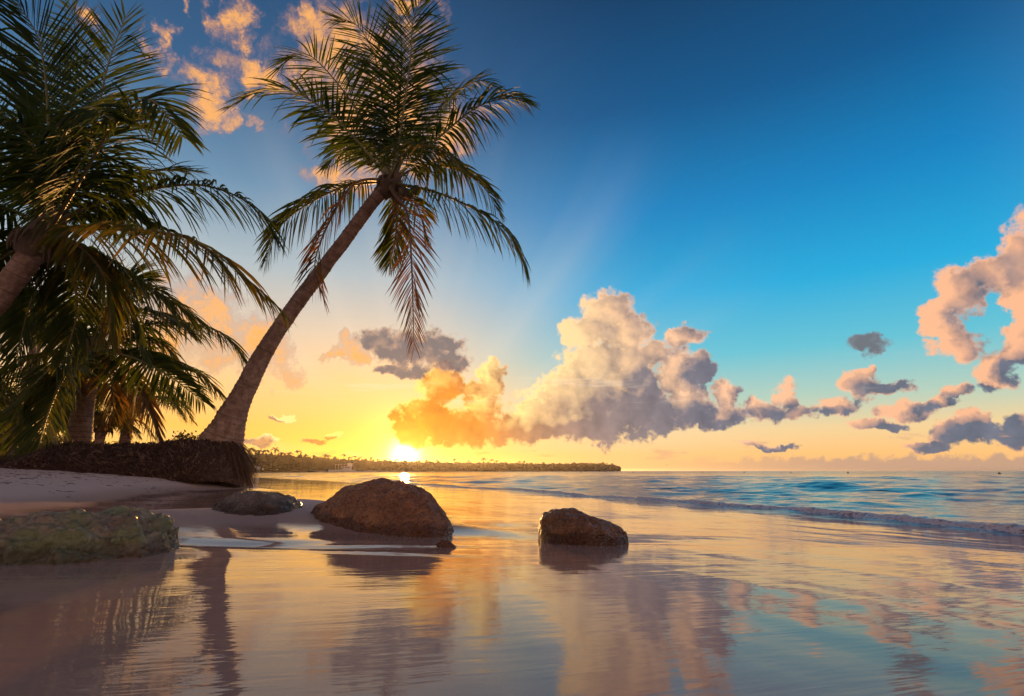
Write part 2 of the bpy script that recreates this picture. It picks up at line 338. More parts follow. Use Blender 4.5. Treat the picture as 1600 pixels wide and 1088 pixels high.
# sand
def mat_sand():
    m, T, out = material('sand')
    geo = T.node('ShaderNodeNewGeometry').outputs['Position']
    x, y, z = T.sep(geo)
    n_big = T.noise(geo, .8, 4.0, .55).outputs[0]
    n_mid = T.noise(geo, 5.0, 5.0, .6).outputs[0]
    grain = T.noise(geo, 420.0, 2.0, .7).outputs[0]
    h = T.m('ADD', attr(T, 'rise'), T.m('MULTIPLY', T.m('SUBTRACT', n_big, .5), .03))
    h = T.m('ADD', h, T.m('MULTIPLY', T.m('SUBTRACT', n_mid, .5), .012))
    wet = T.sm(h, .050, .018)                                   # the film of water
    damp = T.sm(h, .17, .03)
    dry = T.mix(n_big, (.66, .50, .43), (.76, .59, .51))
    dampc = T.mix(n_mid, (.39, .24, .182), (.46, .295, .225))
    col = T.mix(damp, dry, dampc)
    col = T.mix(T.m('MULTIPLY', T.sm(grain, .35, .7), .25), col, (.18, .14, .12))
    # backwash streaks run with the shore line
    rot = T.node('ShaderNodeVectorRotate', {'Vector': geo, 'Axis': (0, 0, 1), 'Angle': R(-20)}).outputs[0]
    sx, sy, _ = T.sep(rot)
    streak = T.noise(T.xyz(T.m('MULTIPLY', sx, .8), T.m('MULTIPLY', sy, 5.0), 0.0), 1.0, 4.0, .6, .4).outputs[0]
    rip = T.noise(T.xyz(T.m('MULTIPLY', sx, 8.0), T.m('MULTIPLY', sy, 26.0), 0.0), 1.0, 4.0, .6, .4).outputs[0]
    film = T.m('ADD', T.m('MULTIPLY', streak, .0026), T.m('MULTIPLY', rip, .00032))
    rough_h = T.m('ADD', T.m('MULTIPLY', T.noise(geo, 30.0, 6.0, .7).outputs[0], .012), T.m('MULTIPLY', grain, .0015))
    bw = bump(T, film, 1.0, 1.0)
    bd = T.node('ShaderNodeBump', {'Height': rough_h, 'Strength': 1.0, 'Distance': 1.0}).outputs[0]
    patch = T.sm(T.noise(rot, 1.3, 5.0, .6).outputs[0], .62, .72)          # places where the film has already sunk in
    wr = T.m('ADD', .03, T.m('MULTIPLY', patch, .10))
    A = principled(T, None, Base_Color=col, Roughness=T.sm(damp, 0, 1, .9, .58), Normal=bd)
    A.inputs['IOR'].default_value = 1.33
    W = principled(T, None, Base_Color=dampc, Roughness=wr, Normal=bw); W.inputs['IOR'].default_value = 1.40
    T.put(W.inputs['Specular IOR Level'], T.sm(T.m('ADD', y, T.m('MULTIPLY', T.m('SUBTRACT', n_big, .5), 1.2)), 1.0, 2.4, .18, .5))           # the film thins out up the beach
    mx = T.node('ShaderNodeMixShader', (wet,)); T.l.new(A.outputs[0], mx.inputs[1]); T.l.new(W.outputs[0], mx.inputs[2])
    T.l.new(mx.outputs[0], out.inputs[0]); return m
def polar(angles, radii):
    A, Rr = np.meshgrid(angles, radii)
    P = np.column_stack([(np.sin(A) * Rr).ravel(), (np.cos(A) * Rr).ravel()])
    n, k = len(radii), len(angles); i = np.arange(n - 1)[:, None] * k; j = np.arange(k - 1)[None]
    Q = np.stack([i + j, i + j + 1, i + k + j + 1, i + k + j], -1).reshape(-1, 4)
    return P, Q[:, ::-1].copy()
ang_g = np.concatenate([np.linspace(-math.pi, -R(62), 60)[:-1], np.linspace(-R(62), R(62), 520), np.linspace(R(62), math.pi, 60)[1:]])
rad_g = np.concatenate([[.02, .3, .6], np.geomspace(.9, 80, 430), np.geomspace(83, 9000, 40)])
P, Q = polar(ang_g, rad_g)
z0, z1 = ground_parts(P)
beach = mesh_obj('beach_ground', np.column_stack([P, z0 + z1]), Q, mat_sand(), attrs={'rise': z1}); tag(beach, kind='structure')

# sea
def mat_sea():
    m, T, out = material('sea_water')
    geo = T.node('ShaderNodeNewGeometry').outputs['Position']
    cd = T.node('ShaderNodeVectorMath', (geo,), operation='LENGTH').outputs['Value']
    foam = attr(T, 'foam')
    x, y, z = T.sep(geo)
    n1 = T.noise(T.v('MULTIPLY', geo, (1.0, 1.6, 0)), 2.2, 5.0, .6, .3).outputs[0]
    n2 = T.noise(T.v('MULTIPLY', geo, (.12, .22, 0)), 1.0, 5.0, .6).outputs[0]
    h = T.m('ADD', T.m('MULTIPLY', n1, .018), T.m('MULTIPLY', n2, T.sm(cd, 25.0, 90.0, 0.0, .28)))
    nrm = bump(T, h, 1.0, 1.0)
    deep = T.sm(cd, 6.0, 26.0)
    col = T.mix(T.m('MULTIPLY', deep, .5), T.mix(T.sm(attr(T, 'offshore'), .5, 4.0), (.20, .145, .125), (.02, .07, .08)), (.010, .05, .065))
    fn = T.sm(T.m('ADD', T.noise(geo, 16.0, 6.0, .65).outputs[0], T.m('MULTIPLY', T.m('SUBTRACT', foam, .5), .40)), .53, .70)
    ff = T.m('MULTIPLY', fn, T.sm(foam, .04, .4))
    col = T.mix(ff, col, (.66, .56, .53))
    b = principled(T, out, Base_Color=col, Roughness=T.m('ADD', .05, T.m('ADD', T.m('MULTIPLY', ff, .4), T.sm(cd, 20.0, 200.0, 0.0, .10))), Normal=nrm)
    b.inputs['IOR'].default_value = 1.333
    return m
ang_s = np.concatenate([np.linspace(-R(75), -R(48), 40)[:-1], np.linspace(-R(48), R(48), 860), np.linspace(R(48), R(100), 70)[1:]])
rad_s = np.concatenate([np.geomspace(2.5, 70, 620), np.geomspace(71, 9500, 90)])
P, Q = polar(ang_s, rad_s)
s = signed(P, SHORE); r = np.hypot(P[:, 0], P[:, 1]); off = -s
wz = np.zeros(len(P)); rw = np.random.default_rng(11)
for k in range(54):
    lam = .28 * (9.0 / .28) ** rw.random(); dirn = R(200) + rw.normal() * .55
    kx, ky = math.sin(dirn) * 2 * math.pi / lam, math.cos(dirn) * 2 * math.pi / lam
    fade = sstep(lam / (r * .0055 + 1e-6), 2.5, 6.0)
    ph = kx * P[:, 0] + ky * P[:, 1] + rw.random() * 6.28
    wz += fade * .0043 * lam ** .85 * (np.sin(ph) + .25 * np.sin(2 * ph))
P3 = np.column_stack([P, np.zeros(len(P))])
wz *= (.25 + .75 * sstep(off, .2, 4.0)) * (.75 + .8 * fbm(P3 * .12, 2))
wob = .16 * fbm(P3 * (.5, .5, 1), 3); lit = sstep(off, -.5, .5)
crest = off - .42 - wob                                             # the little breaker: steep towards the beach, long behind
hgt = .062 * (1 + .55 * fbm(P3 * 1.1, 3)) * sstep(60 - r, 0, 45)
prof = np.where(crest < 0, np.exp(-(crest / .10) ** 2), np.exp(-(crest / .38) ** 2))
wz += hgt * prof * (1 + .35 * fbm(np.column_stack([P * 7, np.zeros(len(P))]), 3))
c2 = off - 2.1 - 2 * wob; wz += .022 * np.where(c2 < 0, np.exp(-(c2 / .25) ** 2), np.exp(-(c2 / .6) ** 2)) * sstep(60 - r, 0, 45) * (1 + fbm(P3 * .6, 2))
foam = np.clip(np.exp(-((crest + .06) / .16) ** 2) + .55 * np.exp(-((off - .02 - wob) / .07) ** 2), 0, 1) * sstep(60 - r, 0, 40)
keep = (s[Q] < 1.0).any(1)
Q = Q[keep]; used = np.unique(Q); remap = np.full(len(P), -1); remap[used] = np.arange(len(used))
sea = mesh_obj('sea_water', np.column_stack([P, .004 + wz])[used], remap[Q], mat_sea(), attrs={'foam': foam[used], 'offshore': off[used]}); tag(sea, kind='structure')

# ------------------------------------------------------------------ rocks
def mat_rock(name, dark, light, tint=None, moss=0.0, scale=1.0, rough=.62, relief=1.0):
    m, T, out = material(name)
    tc = T.node('ShaderNodeTexCoord').outputs['Object']
    n = T.noise(tc, 5.0 * scale, 6.0, .62).outputs[0]
    n2 = T.noise(tc, 22.0 * scale, 6.0, .68, .4).outputs[0]
    v = T.vor(tc, 34.0 * scale, feature='F1').outputs['Distance']
    col = T.mix(T.sm(n, .3, .7), dark, light)
    col = T.mix(T.sm(n2, .45, .72), col, tuple(c * .35 for c in dark))
    if tint:
        col = T.mix(T.m('MULTIPLY', T.sm(n2, .58, .70), .7), col, tint)
    if moss:
        mo = T.m('MULTIPLY', T.sm(T.noise(tc, 3.2, 5.0, .65).outputs[0], .42, .60), moss)
        col = T.mix(mo, col, T.mix(n2, (.09, .12, .03), (.30, .32, .11)))
    tide = T.sm(T.m('ADD', attr(T, 'up'), T.m('MULTIPLY', T.m('SUBTRACT', n, .5), .12)), .09, .04)      # wet band left by the waves
    col = T.mix(T.m('MULTIPLY', tide, .7), col, tuple(c * .3 for c in dark))
    hh = T.m('ADD', T.m('MULTIPLY', n2, .045), T.m('MULTIPLY', v, -.030))
    principled(T, out, Base_Color=col, Roughness=T.m('SUBTRACT', T.sm(n2, .3, .8, rough - .22, rough + .15), T.m('MULTIPLY', tide, .25)), Normal=bump(T, hh, 1.0, relief)); return m
def rock(name, label, top, foot, yaw, depth, mat, seed, amp=.05, freq=3.0, power=2.2, lean=0.0, facet=0.0, step=0.0):
    """a rock whose skyline passes through the picture points `top`; real depth before and behind its middle plane, standing where `foot` meets the sand"""
    g = on_ground(*foot); Y = g[1] + .88 * depth
    pm = (top[0][0] + top[-1][0]) / 2; Yc = lambda px: Y - yaw * (px - pm) * Y / F_PX
    W = np.array([at(px, py, Yc(px)) for px, py in top]); zb = g[2] - .14
    nu, nv = 150, 110
    u = np.linspace(0, 1, nu); xs = np.interp(u, np.linspace(0, 1, len(W)), W[:, 0])
    # finer near the ends
    xs = W[0, 0] + (W[-1, 0] - W[0, 0]) * (.5 - .5 * np.cos(np.pi * u))
    zt = np.interp(xs, W[:, 0], W[:, 2])
    endf = np.clip(np.minimum(u, 1 - u) / .05, 0, 1) ** .5; zt = zb + (zt - zb) * endf
    kern = np.ones(5) / 5; zt[2:-2] = np.convolve(zt, kern, 'same')[2:-2]
    e = np.clip(1 - np.abs(2 * u0 - 1) ** 2.6 if (u0 := (xs - xs[0]) / (xs[-1] - xs[0])) is not None else 0, 0, 1) ** .5
    th = np.linspace(0, math.pi, nv)
    c = np.sign(np.cos(th)) * np.abs(np.cos(th)) ** (2 / power); sn = np.abs(np.sin(th)) ** (2 / power)
    X = np.repeat(xs[:, None], nv, 1)
    Yv = np.interp(xs, W[:, 0], W[:, 1])[:, None] - c[None] * depth * (e[:, None] * .97 + .03) + lean * sn[None]
    Z = zb + (zt - zb)[:, None] * sn[None]
    V = np.stack([X, Yv, Z], -1).reshape(-1, 3)
    N = norm(np.stack([(u0[:, None] - .5) * 1.2 + 0 * c[None], -c[None] + 0 * X, sn[None] + 0 * X], -1).reshape(-1, 3))
    q = V * freq + seed * 7.7
    dsp = amp * fbm(q, 5, .52)
    rid = 1 - np.abs(fbm(q * 1.7 + 5, 4, .5)) * 2; dsp += amp * .55 * (rid - .6) + amp * .5 * fbm(q * 2.6 + 31, 4, .6)
    if facet:
        qq = q * .8; cell = np.floor(qq + .35 * np.column_stack([perlin(qq + 3), perlin(qq + 9), perlin(qq + 21)]) * 2)
        hsh = np.modf(np.abs(np.sin(cell @ np.array([12.9898, 78.233, 37.719])) * 43758.5453))[0]; dsp += facet * (hsh - .5)
    if step:
        zz = V[:, 2] * 14 + 1.5 * perlin(q * .7); dsp += step * (np.abs(np.modf(zz)[0]) - .5)
    V = V + N * dsp[:, None]
    i = np.arange(nu - 1)[:, None] * nv; j = np.arange(nv - 1)[None]
    Qd = np.stack([i + j, i + nv + j, i + nv + j + 1, i + j + 1], -1).reshape(-1, 4)
    base = np.array([(xs[0] + xs[-1]) / 2, Y, zb + .12])
    up_ = V[:, 2] - ground_z(V[:, :2])
    o = mesh_obj(name, V - base, Qd, mat, loc=base, attrs={'up': up_})
    return tag(o, label, 'rock', None)
M_boulder = mat_rock('boulder_stone', (.30, .115, .042), (.52, .225, .085), (.60, .32, .15), scale=1.3)
M_flat = mat_rock('flat_stone', (.20, .13, .085), (.36, .27, .20), (.44, .35, .27), scale=2.0)
M_jag = mat_rock('jagged_stone', (.25, .10, .036), (.44, .20, .075), (.52, .32, .17), scale=1.6, rough=.5)
M_moss = mat_rock('mossy_stone', (.26, .18, .11), (.50, .40, .27), (.70, .62, .48), moss=.8, scale=1.0, rough=.5, relief=.7)
rock('boulder', 'big rounded brown boulder, tallest of the beach rocks', [(481, 806), (494, 793), (515, 778), (545, 761), (570, 753), (595, 750), (625, 754), (650, 763), (672, 779), (690, 800), (702, 822), (709, 852)], (600, 832), .75, .46, M_boulder, 1, .030, 5.0, 2.1, .05)
rock('flat_rock', 'low flat-topped pale brown rock beside the big boulder', [(341, 800), (347, 784), (360, 774), (385, 770), (410, 770), (428, 775), (441, 779), (452, 791), (463, 806)], (405, 806), .2, .42, M_flat, 2, .03, 4.0, 3.0, .06, step=.02)
rock('jagged_rock', 'wet jagged dark rock with pointed end on the shiny sand', [(841, 840), (843, 816), (852, 803), (866, 797), (880, 795), (900, 799), (925, 807), (948, 815), (966, 823), (976, 829), (984, 834), (982, 846)], (910, 853), .1, .30, M_jag, 3, .022, 5.5, 2.3, .06, facet=.012)
rock('mossy_rock', 'long low rock with green moss half buried in the sand', [(-120, 870), (-60, 851), (0, 829), (30, 819), (60, 814), (90, 809), (120, 803), (150, 800), (185, 801), (208, 806), (220, 821), (228, 841), (240, 855), (248, 858)], (120, 890), -.25, .34, M_moss, 4, .060, 3.6, 2.4, .10, facet=.02, step=.022)
rock('small_stone', 'small brown stone at the foot of the big boulder', [(682, 850), (690, 844), (700, 843), (708, 849), (714, 856)], (700, 857), 0, .05, M_boulder, 5, .008, 9.0, 2.2)

# ------------------------------------------------------------------ palms
def mat_leaf():
    m, T, out = material('palm_leaflet')
    age = attr(T, 'age'); tip = attr(T, 'tip')
    tc = T.node('ShaderNodeTexCoord').outputs['Object']
    n = T.noise(tc, 2.0, 3.0).outputs[0]
    a = T.m('ADD', age, T.m('MULTIPLY', T.m('SUBTRACT', n, .5), .35))
    col = T.ramp(a, [(0.0, (.014, .031, .008)), (.35, (.036, .058, .010)), (.6, (.13, .10, .018)), (.8, (.17, .085, .03)), (1.0, (.15, .085, .05))])
    col = T.mix(T.m('MULTIPLY', T.sm(tip, .75, 1.0), .6), col, (.17, .09, .03))
    tr = T.ramp(a, [(0.0, (.07, .12, .012)), (.35, (.15, .19, .015)), (.6, (.36, .22, .02)), (.8, (.36, .15, .03)), (1.0, (.16, .08, .04))])
    b = principled(T, None, Base_Color=col, Roughness=.55); b.inputs['Specular IOR Level'].default_value = .10
    t = T.node('ShaderNodeBsdfTranslucent', (tr,))
    mx = T.node('ShaderNodeMixShader', (.34,)); T.l.new(b.outputs[0], mx.inputs[1]); T.l.new(t.outputs[0], mx.inputs[2])
    T.l.new(mx.outputs[0], out.inputs[0]); return m
def mat_rachis():
    m, T, out = material('palm_stalk')
    age = attr(T, 'age')
    col = T.ramp(age, [(0.0, (.13, .13, .035)), (.5, (.22, .15, .05)), (1.0, (.16, .10, .06))])
    principled(T, out, Base_Color=col, Roughness=.5); return m
def mat_trunk():
    m, T, out = material('palm_bark')
    tc = T.node('ShaderNodeTexCoord').outputs['Object']
    ring = attr(T, 'ring')
    n = T.noise(tc, 6.0, 6.0, .65).outputs[0]; n2 = T.noise(T.v('MULTIPLY', tc, (1, 1, .4)), 34.0, 4.0, .7).outputs[0]
    col = T.mix(T.sm(n, .35, .7), (.21, .125, .08), (.40, .265, .19))
    col = T.mix(T.m('MULTIPLY', T.sm(T.noise(tc, 3.5, 4.0, .7).outputs[0], .60, .68), .5), col, (.34, .31, .28))   # lichen
    col = T.mix(T.m('MULTIPLY', T.sm(ring, .78, 1.0), .8), col, (.05, .032, .024))
    principled(T, out, Base_Color=col, Roughness=.85, Normal=bump(T, T.m('ADD', T.m('MULTIPLY', n2, .012), T.m('MULTIPLY', n, .02)), 1.0, 1.0)); return m
def mat_fibre(name, c0, c1, rough=.85, tint=None):
    m, T, out = material(name)
    tc = T.node('ShaderNodeTexCoord').outputs['Object']
    n = T.noise(T.v('MULTIPLY', tc, (1, 1, .25)), 26.0, 5.0, .65).outputs[0]
    col = T.mix(n, c0, c1)
    if tint: col = T.mix(attr(T, 'tint'), col, tint)
    principled(T, out, Base_Color=col, Roughness=rough, Normal=bump(T, n, .8, .03)); return m
M_leaf, M_stalk, M_bark = mat_leaf(), mat_rachis(), mat_trunk()
M_husk = mat_fibre('palm_husk', (.06, .038, .022), (.17, .11, .07))
M_nut = mat_fibre('coconut_husk', (.07, .05, .02), (.14, .10, .04), .5)

def frond_geometry(C, seed, lmax, n, droop, up, age, spread=1.0, start=.16, width=.058, ragged=0.0):
    rg = np.random.default_rng(seed)
    C, L = catmull(C, 48)
    T = norm(np.gradient(C, axis=0))
    up = np.asarray(up, float); S = norm(np.cross(T, up)); U = np.cross(S, T)
    t = np.linspace(0, 1, 48)
    rv, rq = tube(C, .034 * (1 - t) ** .8 + .005 + .045 * np.exp(-t / .07), 6, up)
    V, Fq, age_a, tip_a = [rv], [rq], [np.full(len(rv), age)], [np.zeros(len(rv))]
    o = len(rv); nr = len(rq)
    K = 6
    sk = np.linspace(0, 1, K); wk = np.array([.35, .85, 1.0, .85, .55, .04])
    for side in (-1, 1):
        tt = np.linspace(start, .995, n) + rg.normal(0, .25 / n, n)
        tt = np.clip(tt, start, .998)
        f = tt * 47; i = np.minimum(f.astype(int), 46); g = (f - i)[:, None]
        ip = lambda A: A[i] * (1 - g) + A[i + 1] * g
        p0, Tt, Ss, Uu = ip(C), norm(ip(T)), norm(ip(S)), norm(ip(U))
        q = (tt - start) / (1 - start)
        ln = 1.12 * lmax * np.clip(.62 + 1.75 * q - 2.7 * q ** 2 + .66 * q ** 3, .16, 1.0) * rg.uniform(.86, 1.08, n)
        ln *= np.where(rg.random(n) < ragged, rg.uniform(.25, .7, n), 1)
        an = np.radians(72 - 44 * q ** 1.2) * spread + rg.normal(0, .075, n)
        lift = rg.normal(.10, .10, n)
        an = an + .10 * np.sin(q * rg.uniform(9, 16) + rg.random() * 6)
        d0 = norm(Tt * np.cos(an)[:, None] + side * Ss * np.sin(an)[:, None] + Uu * lift[:, None])
        dr = droop * rg.uniform(.7, 1.4, n) * (.75 + .5 * (1 - q)) + np.where(rg.random(n) < .07, rg.uniform(.5, 1.3, n), 0)
        pts = p0[:, None] + ln[:, None, None] * (d0[:, None] * sk[None, :, None] + np.array([0, 0, -1.0]) * (dr[:, None] * sk[None] ** 1.9)[..., None])
        # keep each leaflet its own length
        seg = np.diff(pts, axis=1); sl = np.linalg.norm(seg, axis=2, keepdims=True)
        seg = seg / (sl + 1e-9) * (ln[:, None, None] / (K - 1))
        pts = np.concatenate([p0[:, None], p0[:, None] + np.cumsum(seg, axis=1)], axis=1)
        D = norm(np.gradient(pts, axis=1))
        Nn = norm(Uu + .55 * side * Ss * -1 + rg.normal(0, .25, (n, 3)))
        Wd = norm(np.cross(D, Nn[:, None]))
        wv = width * .5 * wk[None, :, None] * rg.uniform(.8, 1.15, n)[:, None, None] * np.clip(ln / lmax, .55, 1)[:, None, None]
        P2 = np.stack([pts - Wd * wv, pts + Wd * wv], 2).reshape(-1, 3)
        b = (np.arange(n) * K * 2)[:, None] + np.arange(K - 1)[None] * 2
        Fq.append(np.stack([b, b + 1, b + 3, b + 2], -1).reshape(-1, 4) + o); V.append(P2); o += len(P2)
        ag = np.clip(age + rg.normal(0, .09, n), 0, 1)
        age_a.append(np.repeat(ag, K * 2)); tip_a.append(np.tile(np.repeat(sk, 2), n) * np.repeat(np.clip(.82 + .28 * q + rg.normal(0, .06, n), 0, 1), K * 2))
    Fq = np.vstack(Fq); mi = np.zeros(len(Fq), int); mi[:nr] = 1
    return np.vstack(V), Fq, mi, np.concatenate(age_a), np.concatenate(tip_a)

def palm(name, label, trunk, radii, crown, fronds, nuts=(), group=None, seed=0, heart=.34, sheaths=14):
    """trunk: 3-d points from the ground up; crown: 3-d point; fronds: dicts with 3-d points"""
    base = np.asarray(trunk[0], float); crown = np.asarray(crown, float)
    root = tag(empty(name, base), label, 'palm tree', group)
    rg = np.random.default_rng(seed + 50)
    C, L = catmull(trunk, 260); t = np.linspace(0, 1, 260)
    rad = np.interp(t, *zip(*radii)); sides = 28
    # leaf-scar rings: uneven spacing, each with a small lip
    pos = np.cumsum(rg.uniform(.07, .15, 200)); pos = pos[pos < L]; ls = t * L
    k = np.searchsorted(pos, ls); lo = np.where(k > 0, pos[np.maximum(k - 1, 0)], 0); hi = np.where(k < len(pos), pos[np.minimum(k, len(pos) - 1)], L)
    saw = (ls - lo) / np.maximum(hi - lo, 1e-3)
    th = np.arange(sides) * 2 * math.pi / sides
    nz = fbm(np.column_stack([np.repeat(ls, sides) * 2.2, np.tile(np.cos(th) * 1.3, 260), np.tile(np.sin(th) * 1.3, 260) + seed]), 4).reshape(260, sides)
    rr = rad[:, None] * (1 + .075 * (saw[:, None] ** 2 - .4) + .10 * nz)
    V, Qd = tube(C, rr, sides, (0, 1, 0))
    mesh_obj('trunk', V - base, Qd, M_bark, root, attrs={'ring': np.repeat(saw, sides)})
    # crown heart: leaf bases and fibre
    parts = []
    ax = norm(C[-1] - C[-12])
    hc = np.array([crown - ax * heart * 1.3 + ax * s_ for s_ in np.linspace(0, heart * 2.4, 16)])
    pr = rad[-1] * np.interp(np.linspace(0, 1, 16), [0, .3, .6, .85, 1], [.9, 1.2, 1.1, .7, .1])
    hn = fbm(np.column_stack([np.repeat(np.arange(16) * .5, 20), np.tile(np.cos(np.arange(20) * .314) * 2, 16), np.tile(np.sin(np.arange(20) * .314) * 2, 16)]), 3).reshape(16, 20)
    parts.append(tube(hc, pr[:, None] * (1 + .35 * hn), 20, (0, 1, 0)))
    A = norm(np.cross(ax, (0, 1, .1))); B = np.cross(ax, A)
    for i in range(sheaths):                                     # torn sheath flaps round the heart
        a = rg.random() * 6.28; o_ = norm(A * math.cos(a) + B * math.sin(a)); r0 = rad[-1] * 1.1
        p = [crown + o_ * r0 * .8 - ax * heart * rg.uniform(.0, .9)]; p.append(p[0] + o_ * .10 + ax * .10); p.append(p[1] + o_ * .10 - np.array([0, 0, .16])); p.append(p[2] - np.array([0, 0, rg.uniform(.05, .3)]))
        cc, _ = catmull(p, 8); parts.append(tube(cc, np.array([.05, .055, .05, .045, .035, .025, .015, .004]), 5, o_))
    V, Qd = join(parts)
    cr = mesh_obj('crown', V - crown, Qd, M_husk, root, loc=crown - base)
    for i, f in enumerate(fronds):
        f = dict(f); pts = np.array(f.pop('pts'))
        if np.linalg.norm(pts[0] - crown) > .06: pts = np.vstack([crown - ax * .05, pts])
        kw = dict(lmax=1.0, n=88, droop=.35, up=(0, 0, 1), age=.15); kw.update(f)
        if kw['n'] > 60 and abs(float(np.dot(norm(pts[-1] - pts[0]), (0, 0, 1)))) > .93 and kw['up'] == (0, 0, 1): kw['up'] = (0, -1, .2)
        v, q, mi, ag, tp = frond_geometry(pts, seed * 100 + i, **kw)
        mesh_obj('frond', v - crown, q, [M_leaf, M_stalk], cr, mat_idx=mi, attrs={'age': ag, 'tip': tp})
    for i, (px, py, Y) in enumerate(nuts):
        c = at(px, py, Y); tt = np.linspace(0, 1, 11); cc = np.array([c + (0, 0, (.5 - q) * .30) for q in tt])
        v, q = tube(cc, .115 * np.sqrt(np.clip(1 - (2 * tt - 1) ** 2, .0, 1)) * (1.1 - .25 * tt) + .002, 12, (0, 1, 0)); mesh_obj('coconut', v - crown, q, M_nut, cr)
    return root

# the leaning palm
Y0 = 14.0
def fr(pts, Ys, **kw):
    return dict(pts=[at(px, py, Yd) for (px, py), Yd in zip(pts, Ys)], **kw)
c0 = at(611, 286, Y0 - .2)
V3 = lambda y0, *d: [y0] + [y0 + q for q in d]
F_main = [
    fr([(604, 276), (533, 194), (466, 147), (410, 142), (366, 164)], V3(13.8, -.5, -.9, -1.1, -1.2), droop=.28, up=(-.25, -.75, .7), lmax=1.44, age=.10, n=76),
    fr([(606, 272), (554, 167), (490, 91), (455, 90), (433, 112)], V3(13.8, -.1, -.2, -.3, -.4), droop=.30, up=(-.3, -.7, .6), lmax=1.44, age=.08, n=76),
    fr([(608, 270), (590, 106), (560, 42), (527, 30)], V3(13.9, .2, .0, -.3), droop=.15, up=(-.2, -1, .1), lmax=1.62, age=.06, n=76),
    fr([(614, 268), (627, 121), (626, 50), (622, 4)], V3(13.9, .4, .6, .7), droop=.12, up=(0, -1, .1), lmax=1.50, age=.05, n=76),
    fr([(616, 268), (640, 105), (646, 30), (668, -14)], V3(13.8, -.4, -.7, -1.0), droop=.15, up=(.25, -1, .1), lmax=1.56, age=.06, n=76),
    fr([(618, 272), (655, 205), (709, 149), (750, 126), (778, 140)], V3(13.9, .8, 1.4, 1.8, 2.0), droop=.45, lmax=1.25, age=.10, n=76),
    fr([(620, 276), (680, 220), (745, 168), (795, 154), (826, 162)], V3(13.8, -.2, -.3, -.3, -.2), droop=.62, lmax=1.31, age=.10, n=76),
    fr([(612, 276), (632, 240), (664, 228), (700, 240), (722, 268)], V3(13.6, -1.2, -2.0, -2.4, -2.6), droop=.55, lmax=1.19, age=.38, n=76),
    fr([(618, 280), (664, 258), (715, 266), (755, 292), (780, 334)], V3(13.9, .6, 1.1, 1.4, 1.6), droop=.65, lmax=1.19, age=.30, n=76),
    fr([(620, 288), (688, 303), (764, 340), (805, 378), (822, 424)], V3(13.7, -.5, -.8, -.9, -.9), droop=.85, lmax=1.31, age=.18, n=76),
    fr([(604, 284), (536, 293), (470, 326), (432, 362), (415, 408)], V3(13.9, .3, .5, .6, .6), droop=.85, lmax=1.31, age=.32, n=76),
    fr([(604, 282), (556, 286), (520, 336), (492, 412), (507, 472)], V3(13.7, -.4, -.5, -.4, -.2), droop=.75, lmax=1.05, age=.86, n=76, spread=.85, width=.04, ragged=.2),
    fr([(614, 300), (636, 334), (643, 412), (647, 545)], V3(13.5, -.5, -.6, -.5), droop=.25, lmax=1.06, age=.95, n=76, spread=.62, up=(.1, -1, .1), width=.032, ragged=.2),
    fr([(612, 300), (620, 352), (608, 416)], V3(13.9, .3, .4), droop=.3, lmax=0.94, age=.25, spread=.7, up=(0, -1, .1), n=50),
    fr([(606, 274), (572, 226), (540, 228), (508, 264)], V3(14.0, .9, 1.4, 1.7), droop=.55, lmax=1.06, age=.22, n=76),
    fr([(614, 272), (650, 190), (690, 140), (720, 150)], V3(14.2, 1.4, 2.4, 2.8), droop=.35, lmax=1.12, age=.08, n=76),
    fr([(614, 298), (650, 320), (668, 380)], V3(14.2, .8, 1.0), droop=.6, lmax=0.88, age=.5, n=44),
]
trunk_pts = [at(332, 716, Y0 + .1), at(347, 690, Y0 + .05), at(372, 630, Y0), at(418, 542, Y0), at(470, 466, Y0 - .05), at(532, 384, Y0 - .1), at(578, 322, Y0 - .15), at(607, 288, Y0 - .2)]
palm('coconut_palm', 'tall coconut palm leaning seawards over the beach from the root mound', trunk_pts,
     [(0, .58), (.05, .50), (.11, .37), (.2, .265), (.4, .205), (.7, .178), (.93, .165), (1, .21)], c0, F_main, nuts=[(630, 300, 13.4), (650, 298, 13.3), (640, 304, 13.7), (577, 252, 13.9)], seed=1)

